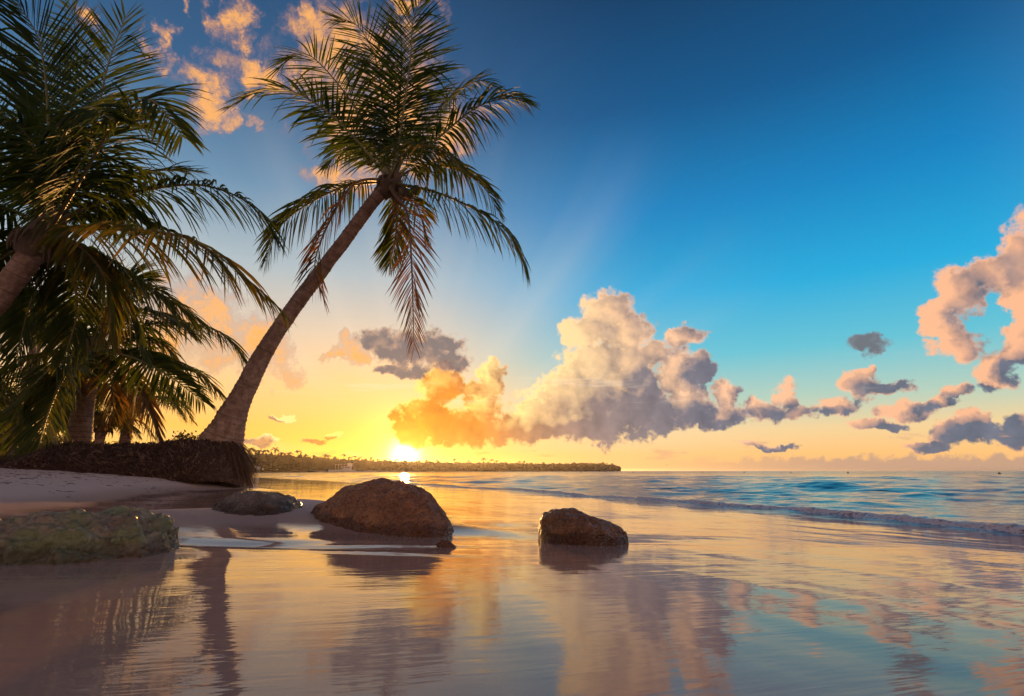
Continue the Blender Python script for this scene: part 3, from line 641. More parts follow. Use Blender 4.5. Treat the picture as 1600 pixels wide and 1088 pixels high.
# the big palm whose trunk comes in from the side
Y1 = 10.0
c1 = at(72, 362, Y1)
F_left = [
    fr([(76, 345), (75, 180), (62, 68), (26, 2)], V3(9.8, -.7, -1.1, -1.4), droop=.12, up=(-.1, -1, 0), lmax=1.62, age=.04, n=90),
    fr([(80, 345), (108, 200), (120, 90), (112, 10)], V3(10.0, .5, .8, 1.0), droop=.15, up=(.1, -1, 0), lmax=1.32, age=.05),
    fr([(84, 345), (140, 225), (168, 105), (196, 26)], V3(10.0, .2, .4, .5), droop=.15, up=(.3, -1, 0), lmax=1.38, age=.08),
    fr([(84, 348), (128, 278), (175, 200), (232, 156), (288, 216)], V3(9.7, -.9, -1.6, -2.0, -2.2), droop=.55, up=(-.2, -.6, .8), lmax=1.32, age=.20),
    fr([(86, 350), (150, 318), (226, 297), (318, 290), (396, 322), (432, 372)], V3(9.9, .2, .4, .5, .5, .5), droop=.62, lmax=1.20, age=.13),
    fr([(88, 356), (165, 358), (240, 362), (306, 378), (376, 428), (436, 482)], V3(9.7, -.4, -.7, -.9, -1.0, -1.0), droop=.72, lmax=1.34, age=.46, n=86),
    fr([(84, 366), (165, 402), (240, 452), (312, 500)], V3(9.9, .4, .7, .8), droop=.7, lmax=1.14, age=.30),
    fr([(80, 370), (128, 390), (165, 440), (172, 530)], V3(9.8, -.2, -.2, .0), droop=.6, lmax=1.08, age=.45, spread=.8),
    fr([(66, 352), (-20, 320), (-120, 350), (-190, 430)], V3(10.0, -.2, -.3, -.2), droop=.7, lmax=1.32, age=.12),
    fr([(66, 346), (10, 250), (-60, 170), (-150, 150)], V3(10.0, .2, .4, .5), droop=.3, up=(-.3, -.8, .4), lmax=1.32, age=.08),
    fr([(70, 344), (40, 210), (0, 110), (-60, 60)], V3(10.1, .8, 1.4, 1.6), droop=.2, up=(-.2, -1, .2), lmax=1.38, age=.06),
    fr([(64, 372), (20, 392), (-40, 440), (-80, 520)], V3(9.9, .2, .3, .3), droop=.8, lmax=1.14, age=.30),
    fr([(70, 376), (62, 430), (40, 500), (26, 560)], V3(10.1, .8, 1.2, 1.3), droop=.5, lmax=1.08, age=.25, up=(0, -1, .1)),
    fr([(84, 350), (150, 290), (240, 268), (306, 268)], V3(10.2, 1.2, 2.2, 2.8), droop=.5, lmax=1.20, age=.15),
    fr([(86, 352), (160, 318), (222, 345), (296, 372)], V3(10.1, .9, 1.5, 1.8), droop=.7, lmax=1.20, age=.22),
    fr([(78, 345), (90, 240), (130, 170), (180, 190)], V3(9.8, -1.0, -1.8, -2.2), droop=.35, up=(0, -.8, .6), lmax=1.20, age=.12),
    fr([(74, 345), (30, 270), (-30, 240), (-110, 290)], V3(10.2, .8, 1.4, 1.7), droop=.45, lmax=1.32, age=.10),
    fr([(78, 345), (95, 230), (95, 130), (60, 60)], V3(10.3, 1.3, 2.0, 2.3), droop=.2, up=(0, -1, .2), lmax=1.32, age=.06),
    fr([(80, 346), (130, 240), (190, 190), (246, 210)], V3(10.2, .9, 1.6, 2.0), droop=.4, lmax=1.26, age=.10),
    fr([(66, 360), (0, 372), (-60, 420), (-100, 520)], V3(10.2, .9, 1.3, 1.5), droop=.7, lmax=1.20, age=.22),
    fr([(76, 372), (110, 420), (120, 490), (100, 560)], V3(10.1, .6, 1.0, 1.1), droop=.5, lmax=1.14, age=.3, up=(0, -1, .2)),
    fr([(84, 368), (140, 410), (200, 480), (230, 560)], V3(10.1, .9, 1.5, 1.7), droop=.5, lmax=1.08, age=.3),
    fr([(80, 346), (60, 250), (20, 190), (-40, 230)], V3(9.8, -1.0, -1.6, -1.9), droop=.35, up=(0, -.8, .6), lmax=1.20, age=.10),
]
g_ = on_ground(-190, 745)
palm('coconut_palm', 'large coconut palm with heavy dark crown and curved trunk cut by the frame', [at(-175, 735, Y1), at(-130, 640, Y1), at(-70, 540, Y1), at(-5, 468, Y1), at(40, 410, Y1), at(68, 372, Y1)],
     [(0, .44), (.1, .31), (.4, .23), (.9, .205), (1, .27)], c1, F_left, seed=2, heart=.42, sheaths=26)

# the palm behind the root mound
Y2 = 15.2
c2_ = at(149, 546, Y2)
F_mid = [
    fr([(155, 542), (225, 508), (310, 508), (355, 528), (384, 566)], V3(15.1, .2, .3, .3, .3), droop=.6, lmax=1.26, age=.15),
    fr([(156, 546), (225, 552), (295, 572), (344, 614)], V3(15.0, -.3, -.5, -.6), droop=.75, lmax=1.08, age=.35, ragged=.2),
    fr([(156, 548), (210, 560), (264, 588), (318, 628)], V3(14.8, -.9, -1.4, -1.6), droop=.55, lmax=1.14, age=.12, up=(-.2, -.5, .8)),
    fr([(144, 550), (104, 584), (76, 645), (56, 716)], V3(14.8, -1.0, -1.5, -1.7), droop=.25, up=(-.3, -.9, .3), lmax=1.50, age=.34, n=86),
    fr([(142, 542), (75, 514), (5, 506), (-70, 545)], V3(15.1, .1, .2, .2), droop=.65, lmax=1.32, age=.15),
    fr([(142, 546), (60, 556), (5, 590), (-30, 660)], V3(15.0, -.4, -.6, -.7), droop=.7, lmax=1.26, age=.25),
    fr([(149, 536), (152, 470), (130, 420), (90, 410)], V3(15.2, .3, .5, .5), droop=.3, up=(0, -1, .2), lmax=1.32, age=.10),
    fr([(144, 538), (95, 480), (40, 452), (-20, 470)], V3(15.1, -.3, -.5, -.6), droop=.45, lmax=1.32, age=.12),
    fr([(153, 536), (192, 474), (240, 452), (290, 478)], V3(15.2, .4, .8, 1.0), droop=.5, lmax=1.26, age=.15),
    fr([(152, 536), (175, 470), (200, 440), (236, 440)], V3(15.0, -.8, -1.3, -1.5), droop=.4, lmax=1.20, age=.15, up=(0, -.8, .5)),
    fr([(155, 552), (200, 580), (232, 640), (252, 698)], V3(14.9, -.4, -.6, -.7), droop=.5, lmax=0.96, age=.75, spread=.7, ragged=.25),
    fr([(152, 556), (172, 590), (178, 650)], V3(14.9, -.2, -.3), droop=.4, lmax=0.90, age=.6, n=50),
    fr([(146, 556), (110, 600), (100, 660)], V3(15.3, .6, .9), droop=.5, lmax=1.14, age=.3),
    fr([(142, 540), (90, 500), (30, 490), (-30, 530)], V3(15.3, .9, 1.5, 1.8), droop=.6, lmax=1.26, age=.2),
    fr([(142, 550), (90, 570), (40, 620), (20, 690)], V3(14.9, -.9, -1.3, -1.5), droop=.45, lmax=1.26, age=.3),
    fr([(154, 538), (200, 490), (250, 488), (300, 520)], V3(14.9, -.7, -1.1, -1.3), droop=.55, lmax=1.20, age=.18),
    fr([(154, 544), (215, 528), (262, 545), (290, 590)], V3(15.4, 1.0, 1.6, 1.8), droop=.6, lmax=1.14, age=.4),
]
palm('coconut_palm', 'coconut palm with wide drooping fronds and short ringed trunk behind the root mound', [at(116, 722, Y2), at(122, 690, Y2), at(131, 630, Y2), at(142, 580, Y2), at(148, 552, Y2)],
     [(0, .46), (.15, .31), (.5, .24), (.85, .22), (1, .27)], c2_, F_mid, seed=3, heart=.42, sheaths=20)

# young palms further back, lit by the low sun
def young(name, label, cx, cy, Y, spanpx, seed, n=11, base_py=705, ages=(.15, .5), trunk_r=.2):
    rg = np.random.default_rng(seed); fs = []
    for i in range(n):
        a = 2 * math.pi * i / n + rg.normal() * .2; el_ = rg.uniform(.1, 1.1)
        ln = spanpx * rg.uniform(.85, 1.15) / 889 * Y
        o = at(cx, cy, Y); h = np.array([math.cos(a), math.sin(a), 0]) * ln * math.cos(el_ * .8); up = np.array([0, 0, ln])
        fs.append(dict(pts=[o, o + h * .35 + up * .45 * math.sin(el_ + .15), o + h * .72 + up * .5 * math.sin(el_), o + h + up * (.42 * math.sin(el_) - .28)], droop=.6, lmax=.24 * ln + .25, age=rg.uniform(*ages), n=46, width=.045))
    x, y, z = at(cx, cy, Y); zb = gz(x - .1, Y) - .1
    palm(name, label, [(x - .15, Y, zb), (x - .05, Y, zb + (z - zb) * .5), (x, Y, z - .05)], [(0, trunk_r * 1.4), (.2, trunk_r), (1, trunk_r * .9)], (x, y, z), fs, seed=seed, heart=.25, sheaths=8)
young('young_palm', 'small bushy palm glowing orange behind the root mound beside the shrub', 205, 636, 21.0, 92, 21, 14, ages=(.2, .6))
young('young_palm', 'dark young palm in the thicket, its fronds over the leaf litter', 30, 640, 18.5, 120, 22, 13, ages=(.1, .45))
young('young_palm', 'slender young palm at the edge of the thicket behind the wide drooping palm', 92, 625, 24.0, 95, 23, 12, ages=(.2, .6))
young('young_palm', 'pale palm top above the thicket below the big dark crown', 60, 520, 22.0, 130, 24, 13, ages=(.15, .5))
young('young_palm', 'low palm beside the young orange one, fronds brushing the root mound', 160, 668, 19.5, 62, 25, 11, ages=(.3, .7), trunk_r=.16)

# ------------------------------------------------------------------ root mound
M_root = mat_fibre('root_fibre', (.035, .016, .010), (.09, .044, .027), .7, (.34, .21, .14))
M_rootcore = mat_fibre('root_core', (.03, .015, .010), (.07, .036, .024), .95)
top_line = np.array([(-140, 716), (-60, 712), (20, 710), (60, 714), (85, 708), (105, 697), (130, 693), (180, 692), (240, 692), (290, 692), (322, 690), (338, 691), (350, 696), (360, 708), (368, 722), (375, 736), (381, 749)], float)
bot_line = np.array([(-140, 716), (-60, 720), (0, 724), (80, 731), (160, 735), (240, 741), (320, 746), (385, 747)], float)
YM = 13.75
def mound_surface(u, v):
    """u along the mound 0..1, v over it from front foot 0 to back foot 1"""
    px = np.interp(u, np.linspace(0, 1, len(top_line)), top_line[:, 0])
    tp = np.interp(px, top_line[:, 0], top_line[:, 1] + 11); bt = np.interp(px, bot_line[:, 0], bot_line[:, 1])
    Z1 = np.array([at(a, b, YM)[2] for a, b in zip(px, tp)]); Z0 = np.array([at(a, b, YM - .7)[2] for a, b in zip(px, bt)]) - .06
    X = (px - CX) / F_PX * YM / (math.cos(PITCH) + .19 * math.sin(PITCH))
    wdt = .85 * np.clip((1 - u) * 7, .12, 1) ** .6
    c = np.cos(math.pi * v); sn = np.sin(math.pi * v) ** 1.15
    Yv = YM - .15 - c * wdt * 1.25
    Zz = Z0 + (Z1 - Z0) * sn
    return np.stack([X, Yv, Zz + .17 * sn * fbm(np.stack([X * 1.1, Yv * 1.1, 0 * X], -1), 4)], -1)
uu, vv = np.meshgrid(np.linspace(0, 1, 160), np.linspace(0, 1, 40), indexing='ij')
S_ = mound_surface(uu.ravel(), vv.ravel()); S_ += norm(np.column_stack([0 * uu.ravel(), -np.cos(math.pi * vv.ravel()), np.sin(math.pi * vv.ravel())])) * (.20 * fbm(S_ * 1.6, 5))[:, None]
i = np.arange(159)[:, None] * 40; j = np.arange(39)[None]
Qm = np.stack([i + j, i + 40 + j, i + 41 + j, i + j + 1], -1).reshape(-1, 4)
mbase = np.array([-8.5, YM, .3])
mound = tag(empty('root_mound', mbase), 'long dark bank of matted palm roots under the leaning palm', 'root mound')
mesh_obj('root_core', S_ - mbase, Qm, M_rootcore, mound)
def strands(n, seed, sampler, rmin, rmax, sides=3, K=6):
    rg = np.random.default_rng(seed); parts = []
    P_ = sampler(rg, n)                                            # (n, K, 3) centre lines
    rad = rg.uniform(rmin, rmax, n)[:, None] * np.linspace(1, .35, P_.shape[1])[None]
    T_ = norm(np.gradient(P_, axis=1)); A = norm(np.cross(T_, rg.normal(size=(n, 1, 3)))); B = np.cross(T_, A)
    th = np.arange(sides) * 2 * math.pi / sides
    V = P_[:, :, None] + rad[..., None, None] * (np.cos(th)[None, None, :, None] * A[:, :, None] + np.sin(th)[None, None, :, None] * B[:, :, None])
    K = P_.shape[1]
    i = (np.arange(n) * K * sides)[:, None, None] + (np.arange(K - 1) * sides)[None, :, None]; j = np.arange(sides)[None, None]; j2 = (j + 1) % sides
    Q_ = np.stack([i + j, i + j2, i + sides + j2, i + sides + j], -1).reshape(-1, 4)
    return V.reshape(-1, 3), Q_
def s_mound(rg, n):
    u = rg.random(n) ** .8; v = rg.uniform(.02, .75, n); K = 6
    du = rg.normal(.012, .022, n); dv = -rg.uniform(.03, .16, n)
    pts = []
    for k in range(K):
        f = k / (K - 1); q = mound_surface(np.clip(u + du * f, 0, 1), np.clip(v + dv * f, .0, 1))
        px_ = np.interp(u, np.linspace(0, 1, len(top_line)), top_line[:, 0]); thick = np.clip((np.interp(px_, bot_line[:, 0], bot_line[:, 1]) - np.interp(px_, top_line[:, 0], top_line[:, 1])) / 40, .12, 1)
        outw = thick[:, None] * norm(np.column_stack([np.clip(u - .9, 0, 1) * 4, -np.cos(math.pi * v), np.sin(math.pi * v) * .7]))
        pts.append(q + outw * (.05 + .16 * np.sin(math.pi * min(f * 1.1, 1)) * rg.random(n))[:, None] + rg.normal(0, .012, (n, 3)))
    return np.stack(pts, 1)
v_, q_ = strands(11000, 5, s_mound, .006, .016)
pale = lambda n, k: np.repeat(np.random.default_rng(k).random(n) ** 6, 6 * 3 if k == 1 else 7 * 3)
o = mesh_obj('root_fibres', v_ - mbase, q_, M_root, mound, attrs={'tint': pale(11000, 1)}); tag(o, kind='stuff')
def s_skirt(rg, n):
    """roots springing from the foot of the leaning trunk and hanging down all round it"""
    a = rg.uniform(0, 2 * math.pi, n); r0 = rg.uniform(.30, .46, n); K = 7; pts = []
    c = at(340, 702, Y0 - .05); outd = np.column_stack([np.cos(a), np.sin(a) * .85, 0 * a])
    reach = rg.uniform(.10, .40, n); zz = rg.uniform(-.12, .18, n)
    wob = rg.normal(0, .05, (n, 3))
    for k in range(K):
        f = k / (K - 1)
        p = c + outd * (r0 + 1.35 * reach * f ** 1.5)[:, None]; p[:, 2] += zz - f ** 1.6 * (.55 + .25 * (reach < .35)) + .10 * np.sin(math.pi * f)
        pts.append(p + wob * f)
    return np.stack(pts, 1)
v_, q_ = strands(160, 15, s_mound, .018, .034)
o = mesh_obj('thick_roots', v_ - mbase, q_, M_root, mound, attrs={'tint': np.repeat(np.random.default_rng(9).random(160) * .5, 18)}); tag(o, kind='stuff')
v_, q_ = strands(3600, 6, s_skirt, .007, .017)
o = mesh_obj('root_skirt', v_ - mbase, q_, M_root, mound, attrs={'tint': pale(3600, 2)}); tag(o, kind='stuff')

# ------------------------------------------------------------------ shrubs and litter of the thicket
M_shrub, T_, out_ = material('shrub_leaf')
_b = principled(T_, None, Base_Color=T_.mix(T_.noise(T_.node('ShaderNodeTexCoord').outputs['Object'], 3.0).outputs[0], (.025, .04, .012), (.08, .085, .02)), Roughness=.5)
_t = T_.node('ShaderNodeBsdfTranslucent', ((.16, .13, .02),)); _m = T_.node('ShaderNodeMixShader', (.35,))
T_.l.new(_b.outputs[0], _m.inputs[1]); T_.l.new(_t.outputs[0], _m.inputs[2]); T_.l.new(_m.outputs[0], out_.inputs[0])
M_twig = mat_fibre('twig_bark', (.04, .028, .02), (.11, .08, .05))
def shrub(name, label, c, rx, ry, rz, n, size, seed, group=None, clumps=16):
    rg = np.random.default_rng(seed); c = np.asarray(c, float); root = tag(empty(name, c), label, 'shrub', group)
    cl = norm(rg.normal(size=(clumps, 3))) * rg.uniform(.35, 1, (clumps, 1)); cl[:, 2] = np.abs(cl[:, 2]) * 1.0
    cl = cl * (rx, ry, rz)
    parts = []
    for q in cl:
        cc, _ = catmull([(0, 0, 0), q * (.35, .35, .55), q], 7); parts.append(tube(cc, np.linspace(.02, .006, 7), 5, (.3, .8, .1)))
    V, Qd = join(parts); mesh_obj('stem', V, Qd, M_twig, root)
    P_ = cl[rg.integers(0, clumps, n)] + rg.normal(0, .22, (n, 3)) * (rx, ry, rz * .9); P_[:, 2] = np.maximum(P_[:, 2], .02)
    D = norm(rg.normal(size=(n, 3)) + (0, 0, .4)); W = norm(np.cross(D, rg.normal(size=(n, 3)))); N = np.cross(D, W); L = size * rg.uniform(.6, 1.3, n)[:, None]
    V = np.stack([P_, P_ + D * L * .5 + W * L * .22 + N * L * .06, P_ + D * L - N * L * .1, P_ + D * L * .5 - W * L * .22 + N * L * .06], 1).reshape(-1, 3)
    mesh_obj('foliage', V, np.arange(n * 4).reshape(-1, 4), M_shrub, root, smooth=False)
    return root
p = at(296, 694, 16.5); shrub('shrub', 'small leafy shrub against the sky beside the leaning trunk', (p[0], 16.5, p[2] - .1), .42, .35, .42, 420, .10, 31, clumps=12)
for k, (px, py, Y, rx, rz, lab) in enumerate([(-30, 706, 20, 1.5, 1.5, 'dark shrub deep in the thicket under the big crown'), (45, 702, 22, 1.2, 1.2, 'bushy shrub behind the wide drooping palm in the thicket'),
                                             (110, 700, 25, 1.5, 1.3, 'low broad shrub behind the ringed palm trunk'), (190, 702, 27, 1.3, .8, 'low shrub hidden behind the small orange palm'), (-80, 700, 25, 2.6, 3.4, 'tall dark bush filling the side of the thicket'), (20, 690, 28, 2.6, 3.0, 'tall bush at the back of the thicket behind the dark young palm')]):
    p = at(px, py, Y); z = gz(p[0], Y); shrub('shrub', lab, (p[0], Y, z), rx, 1.0, rz, 2600, .17, 40 + k, clumps=40)
def s_litter(rg, n):
    u = rg.random(n); px = -60 + 190 * u; Yv = rg.uniform(13.2, 16.5, n); K = 5
    X = (px - CX) / F_PX * Yv; z = ground_z(np.column_stack([X, Yv])) + rg.uniform(.02, .28, n) * rg.random(n)
    a = rg.uniform(0, 2 * math.pi, n); ln = rg.uniform(.15, .6, n); d_ = np.column_stack([np.cos(a), np.sin(a), rg.normal(0, .12, n)]); p0 = np.column_stack([X, Yv, z])
    return np.stack([p0 + d_ * (ln * f)[:, None] + np.array([0, 0, .05]) * math.sin(math.pi * f) for f in np.linspace(0, 1, K)], 1)
v_, q_ = strands(1500, 8, s_litter, .008, .018)
lit_o = mesh_obj('leaf_litter', v_, q_, M_husk); tag(lit_o, 'dry fallen frond litter on the ground of the thicket', 'litter', kind='stuff')

# ------------------------------------------------------------------ the far headland
HX = [(300, 190), (390, 235), (480, 300), (560, 360), (640, 430), (740, 520), (840, 610), (930, 690), (968, 730)]   # picture column, distance
def head_at(px):
    Y = np.interp(px, *zip(*HX)); return (px - CX) / F_PX * Y / 1.018, Y
def tree_h(px): return np.interp(px, [300, 390, 450, 520, 600, 660, 700, 760, 860, 940, 958, 968], [42, 35, 30, 23, 18, 16, 15, 14, 12, 12.5, 11, 6])   # in picture rows
M_far, T_, out_ = material('far_foliage')
_n = T_.noise(T_.node('ShaderNodeTexCoord').outputs['Object'], .25, 4.0).outputs[0]
principled(T_, out_, Base_Color=T_.mix(_n, (.016, .022, .008), (.045, .04, .014)), Roughness=.7)
pxs = np.linspace(250, 969, 220); L_ = []
for q in pxs:
    x, Y = head_at(q); L_.append([(x - 1, Y - 7, -.3), (x, Y, .55), (x + 2, Y + 30, 1.2), (x + 6, Y + 90, 1.0), (x + 8, Y + 120, -.3)])
L_ = np.array(L_); i = np.arange(219)[:, None] * 5; j = np.arange(4)[None]
land = mesh_obj('headland_ground', L_.reshape(-1, 3), np.stack([i + j, i + 5 + j, i + 6 + j, i + j + 1], -1).reshape(-1, 4), bpy.data.materials['sand']); tag(land, kind='structure')
rg = np.random.default_rng(77); n = 60000
q = 250 + 718 * rg.random(n); x, Y = head_at(q); dp = rg.random(n) ** 1.5 * 60; Yd = Y + 6 + dp; hpx = tree_h(q) * (.80 + .22 * perlin(np.column_stack([q * .11, dp * .02, 0 * q])) + .30 * perlin(np.column_stack([q * .35, dp * .05, 4 + 0 * q])))
hm = hpx / F_PX * Y
P_ = np.column_stack([x * Yd / Y, Yd, .3 + hm * rg.random(n) ** .55])
D = norm(rg.normal(size=(n, 3))); W = norm(np.cross(D, rg.normal(size=(n, 3)))); L = (Y * .0030 * rg.uniform(.5, 1.3, n))[:, None]
V = np.stack([P_ - D * L, P_ + W * L * .6, P_ + D * L, P_ - W * L * .6], 1).reshape(-1, 3)
wood = mesh_obj('treeline', V, np.arange(n * 4).reshape(-1, 4), M_far, smooth=False); tag(wood, 'dark line of trees along the far headland', 'trees', kind='stuff')
# palms that stand out above that line
def far_palm_mesh(seed):
    rg = np.random.default_rng(seed); parts = [tube(np.array([(0, 0, 0), (.15, 0, 4), (.3, 0, 9)]), np.array([.2, .15, .12]), 5, (0, 1, 0))]
    for k in range(13):
        a = rg.random() * 6.28; e_ = rg.uniform(-.2, 1.1); h = np.array([math.cos(a), math.sin(a), 0]); t = np.linspace(0, 1, 5)
        C_ = np.array([.3, 0, 9]) + 2.3 * (t[:, None] * h * math.cos(e_) + np.column_stack([0 * t, 0 * t, t * math.sin(e_) - .75 * t * t]))
        S2 = np.cross(h, (0, 0, 1)); w = .42 * np.array([.3, .9, 1, .8, .1]); dz = np.array([0, 0, -.35])
        v = np.concatenate([C_ - S2 * w[:, None] + dz * w[:, None], C_, C_ + S2 * w[:, None] + dz * w[:, None]])
        i = np.arange(4); f = np.vstack([np.column_stack([i, i + 1, i + 6, i + 5]), np.column_stack([i + 5, i + 6, i + 11, i + 10])]); parts.append((v, f))
    V, Qd = join(parts); return V, Qd
protos = []
spots = [(392, 1.1), (404, 1.05), (414, 1.06), (429, 1.22), (440, 1.0), (452, 1.05), (466, 1.2), (478, 1.02), (491, 1.0), (507, 1.15), (513, 1.1), (523, 1.05), (537, 1.28), (546, 1.1), (555, 1.2), (562, 1.15), (571, 1.05), (580, 1.2), (590, 1.05), (601, 1.05), (610, 1.0), (620, 1.15), (655, 1.05), (667, 1.2),
         (683, 1.15), (711, 1.4), (733, 1.2), (755, 1.55), (769, 1.4), (777, 1.3), (790, 1.1), (811, 1.25), (819, 1.3), (830, 1.1), (849, 1.2), (862, 1.05), (874, 1.1), (883, 1.05), (895, 1.15), (907, 1.1), (920, 1.1), (937, 1.05), (948, 1.1)]
for k, (q, f) in enumerate(spots):
    x, Y = head_at(q); x, Y = x * (Y + 10) / Y, Y + 10; h = tree_h(q) * f / F_PX * Y + .6
    if len(protos) < 4:
        v, fq = far_palm_mesh(200 + k); o = mesh_obj('distant_palm', v, fq, M_far); protos.append(o)
    else: o = link(protos[k % 4].copy())
    o.location = (x, Y, .3); sc_ = h / 10.6; o.scale = (sc_ * rng.uniform(.9, 1.15), sc_, sc_); o.rotation_euler.z = rng.uniform(0, 6.28)
    tag(o, 'tiny distant palm standing out above the headland treeline', 'palm tree', 'palms along the far headland')

# ------------------------------------------------------------------ boat, hut, buoys, bird
def flat_mat(name, col, rough=.5):
    m, T, out = material(name); n = T.noise(T.node('ShaderNodeTexCoord').outputs['Object'], 3.0, 4.0).outputs[0]
    principled(T, out, Base_Color=T.mix(n, tuple(c * .8 for c in col), col), Roughness=rough); return m
M_white, M_grey, M_dark = flat_mat('boat_paint', (.72, .68, .62)), flat_mat('boat_canopy', (.5, .47, .43)), flat_mat('dark_glass', (.03, .03, .035), .15)
M_buoy = flat_mat('buoy_float', (.06, .03, .02))
def box(c, s):
    c = np.asarray(c, float); s = np.asarray(s, float) / 2
    v = np.array([(a, b, d) for a in (-1, 1) for b in (-1, 1) for d in (-1, 1)]) * s + c
    return v, np.array([(0, 1, 3, 2), (4, 6, 7, 5), (0, 4, 5, 1), (2, 3, 7, 6), (0, 2, 6, 4), (1, 5, 7, 3)])
bx, by = head_at(536)[0], head_at(536)[1] - 26
boat = tag(empty('tour_boat', (bx * by / (by + 26), by, 0)), 'pale two-storey excursion boat moored below the headland trees', 'boat')
def hull(yo):
    t = np.linspace(-1, 1, 15); w = .8 * (1 - np.clip(t, 0, 1) ** 2.5 * .95); V = []; 
    for a, b in zip(t, w): V += [(a * -7.0, yo - b, 1.15 + .25 * max(a, 0)), (a * -7.0, yo - b * .6, -.2), (a * -7.0, yo + b * .6, -.2), (a * -7.0, yo + b, 1.15 + .25 * max(a, 0))]
    i = np.arange(14)[:, None] * 4; j = np.arange(3)[None]; Q1 = np.stack([i + j, i + j + 1, i + j + 5, i + j + 4], -1).reshape(-1, 4)
    Q2 = np.stack([i + 0, i + 4, i + 7, i + 3], -1).reshape(-1, 4); return np.array(V), np.vstack([Q1, Q2])
for yo in (-1.6, 1.6): mesh_obj('hull', *hull(yo), M_white, boat, smooth=False)
mesh_obj('deck', *box((.4, 0, 1.2), (12, 4.6, .16)), M_white, boat, smooth=False)
mesh_obj('cabin', *box((2.6, 0, 2.2), (4.0, 3.8, 1.8)), M_white, boat, smooth=False)
for k in range(4): mesh_obj('window', *box((1.2 + k * .95, -1.91, 2.4), (.65, .05, .7)), M_dark, boat, smooth=False)
for k in range(6): mesh_obj('post', *box((-3.2 + k * 1.6, -1.9, 3.6 if k > 2 else 2.6), (.12, .12, 1.4 if k > 2 else 2.7)), M_white, boat, smooth=False)
mesh_obj('canopy', *box((-.6, 0, 4.0), (5.6, 4.2, .18)), M_grey, boat, smooth=False)
mesh_obj('wheelhouse', *box((4.0, 0, 3.9), (2.0, 2.6, 1.5)), M_white, boat, smooth=False)
mesh_obj('mast', *tube(np.array([(4.0, 0, 4.6), (4.0, 0, 5.4), (4.0, 0, 6.1)]), np.array([.07, .05, .03]), 6, (0, 1, 0)), M_white, boat)
hx, hy = head_at(407); hy -= 3
hut = tag(empty('beach_hut', (hx, hy, .35)), 'tiny pale hut on the far shore under the trees', 'hut')
mesh_obj('wall', *box((0, 0, 1.0), (2.6, 2.2, 2.0)), M_white, hut, smooth=False)
rv = np.array([(-1.6, -1.4, 2.0), (1.6, -1.4, 2.0), (1.6, 1.4, 2.0), (-1.6, 1.4, 2.0), (-1.4, 0, 2.9), (1.4, 0, 2.9)])
o = mesh_obj('roof', rv, [(0, 1, 5, 4), (2, 3, 4, 5), (1, 2, 5), (3, 0, 4), (0, 3, 2, 1)], M_husk, hut, smooth=False)
mesh_obj('door', *box((.3, -1.12, .85), (.7, .06, 1.6)), M_dark, hut, smooth=False)
for px, Y in ((1040, 230), (1096, 225), (1161, 215), (1233, 190), (1322, 150), (1557, 120), (842, 260), (907, 250), (946, 240), (988, 235)):
    t = np.linspace(0, 1, 9); z = np.interp(t, [0, .3, .6, .75, 1], [-.2, .08, .22, .27, .55]); rr = np.interp(t, [0, .12, .3, .55, .66, .8, 1], [.05, .3, .36, .24, .09, .07, .02])
    o = mesh_obj('mooring_buoy', *tube(np.column_stack([0 * t, 0 * t, z]), rr, 10, (0, 1, 0)), M_buoy, loc=((px - CX) / F_PX * Y / 1.018, Y, 0))
    tag(o, 'tiny dark mooring buoy floating near the horizon', 'buoy', 'mooring buoys far out on the sea')
M_bird = flat_mat('bird_feathers', (.06, .05, .05), .8)
t = np.linspace(0, 1, 9); bv, bq = tube(np.column_stack([t * .5 - .25, 0 * t, .03 * np.sin(t * 3)]), np.interp(t, [0, .2, .5, .85, 1], [.01, .05, .06, .02, .03]), 8, (0, 1, 0))
parts = [(bv, bq)]
for sgn in (-1, 1):
    w = np.array([(.10, .03, .03), (-.12, .03, .03), (.08, .32, .16), (-.08, .32, .15), (.0, .62, .06), (-.06, .60, .06)]) * (1, sgn, 1); parts.append((w, np.array([(0, 1, 3, 2), (2, 3, 5, 4)])))
bv, bq = join(parts); bp = at(1042, 727, 150)
tag(mesh_obj('seabird', bv, bq, M_bird, loc=bp), 'single tiny seabird flying above the horizon', 'bird').rotation_euler = (0.1, 0, .9)
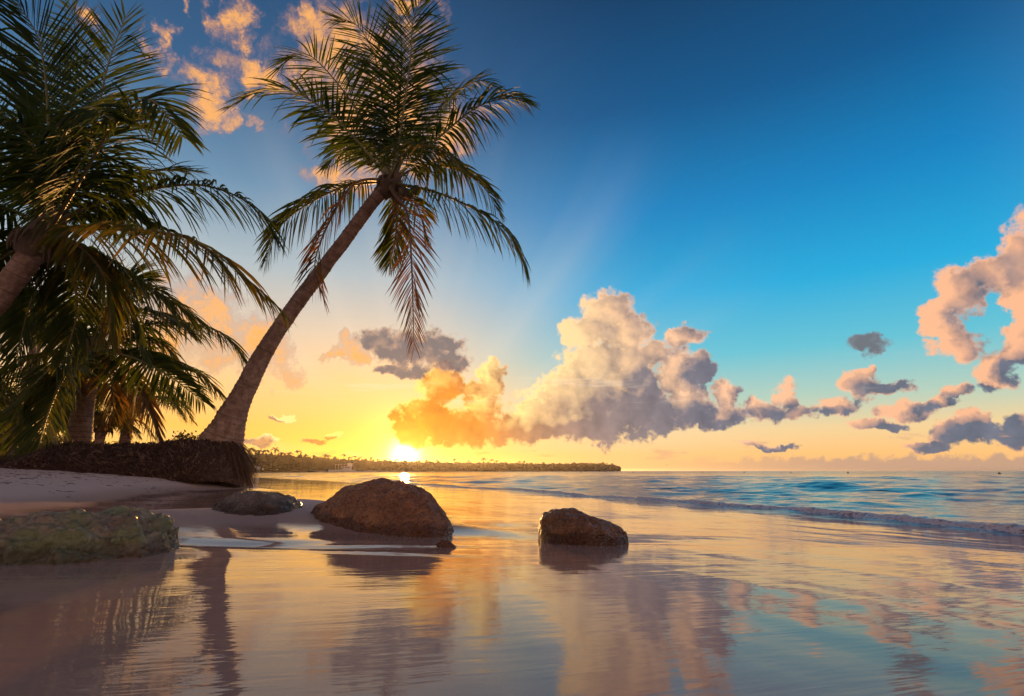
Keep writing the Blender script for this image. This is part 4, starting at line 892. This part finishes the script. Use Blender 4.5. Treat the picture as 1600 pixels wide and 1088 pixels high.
# washed-up bits on the sand
M_debris = mat_fibre('driftwood', (.05, .035, .025), (.12, .09, .06))
for k, (px, py, ln) in enumerate([(110, 757, .14), (170, 760, .16), (238, 765, .10), (180, 738, .2), (60, 745, .18)]):
    p = on_ground(px, py); a = rng.uniform(-.5, .5); t = np.linspace(-.5, .5, 6)
    v, q = tube(np.column_stack([t * ln * math.cos(a), t * ln * math.sin(a), .006 + .01 * np.cos(t * 5)]), np.array([.003, .006, .007, .006, .005, .002]) * .8, 6, (0, .2, 1))
    tag(mesh_obj('driftwood_twig', v, q, M_debris, loc=p), 'tiny dark twig washed up on the sand', 'twig', 'washed-up twigs on the beach')

# ------------------------------------------------------------------ sea haze, bright towards the sun
m, T_, out_ = material('sea_haze')
pv = T_.n.new('ShaderNodeVolumePrincipled'); pv.inputs['Color'].default_value = (.95, .92, .88, 1); pv.inputs['Density'].default_value = .00014; pv.inputs['Anisotropy'].default_value = .78
T_.l.new(pv.outputs[0], out_.inputs['Volume'])
hv, hq = box((0, 0, 6.0), (20400, 20400, 18.0)); tag(mesh_obj('haze', hv, hq, m, smooth=False), kind='stuff')

# fine wrack and crumbs of frond left along the top of the beach
def s_wrack(rg, n):
    Yv = rg.uniform(6.5, 13.5, n); px = rg.uniform(-20, 330, n); X = (px - CX) / F_PX * Yv / 1.018; P_ = np.column_stack([X, Yv]); b = signed(P_, BERM)
    P_[:, 0] += np.where(rg.random(n) < .6, b - 2.0 - .5 * rg.normal(size=n) + .5 * perlin(np.column_stack([P_ * .7, 0 * b])), 0)      # most of it lies on one line
    p0 = np.column_stack([P_, ground_z(P_) + .004]); a = rg.uniform(0, 6.28, n); ln = rg.uniform(.02, .11, n) ; d_ = np.column_stack([np.cos(a), np.sin(a), 0 * a])
    q = [p0 + d_ * (ln * f)[:, None] + np.array([0, 0, .008]) * math.sin(math.pi * f) for f in np.linspace(0, 1, 4)]
    for r_ in q: r_[:, 2] = ground_z(r_[:, :2]) + .004
    return np.stack(q, 1)
v_, q_ = strands(420, 19, s_wrack, .002, .006)
tag(mesh_obj('wrack_debris', v_, q_, M_debris), 'thin line of dark weed crumbs along the upper beach', 'debris', kind='stuff')
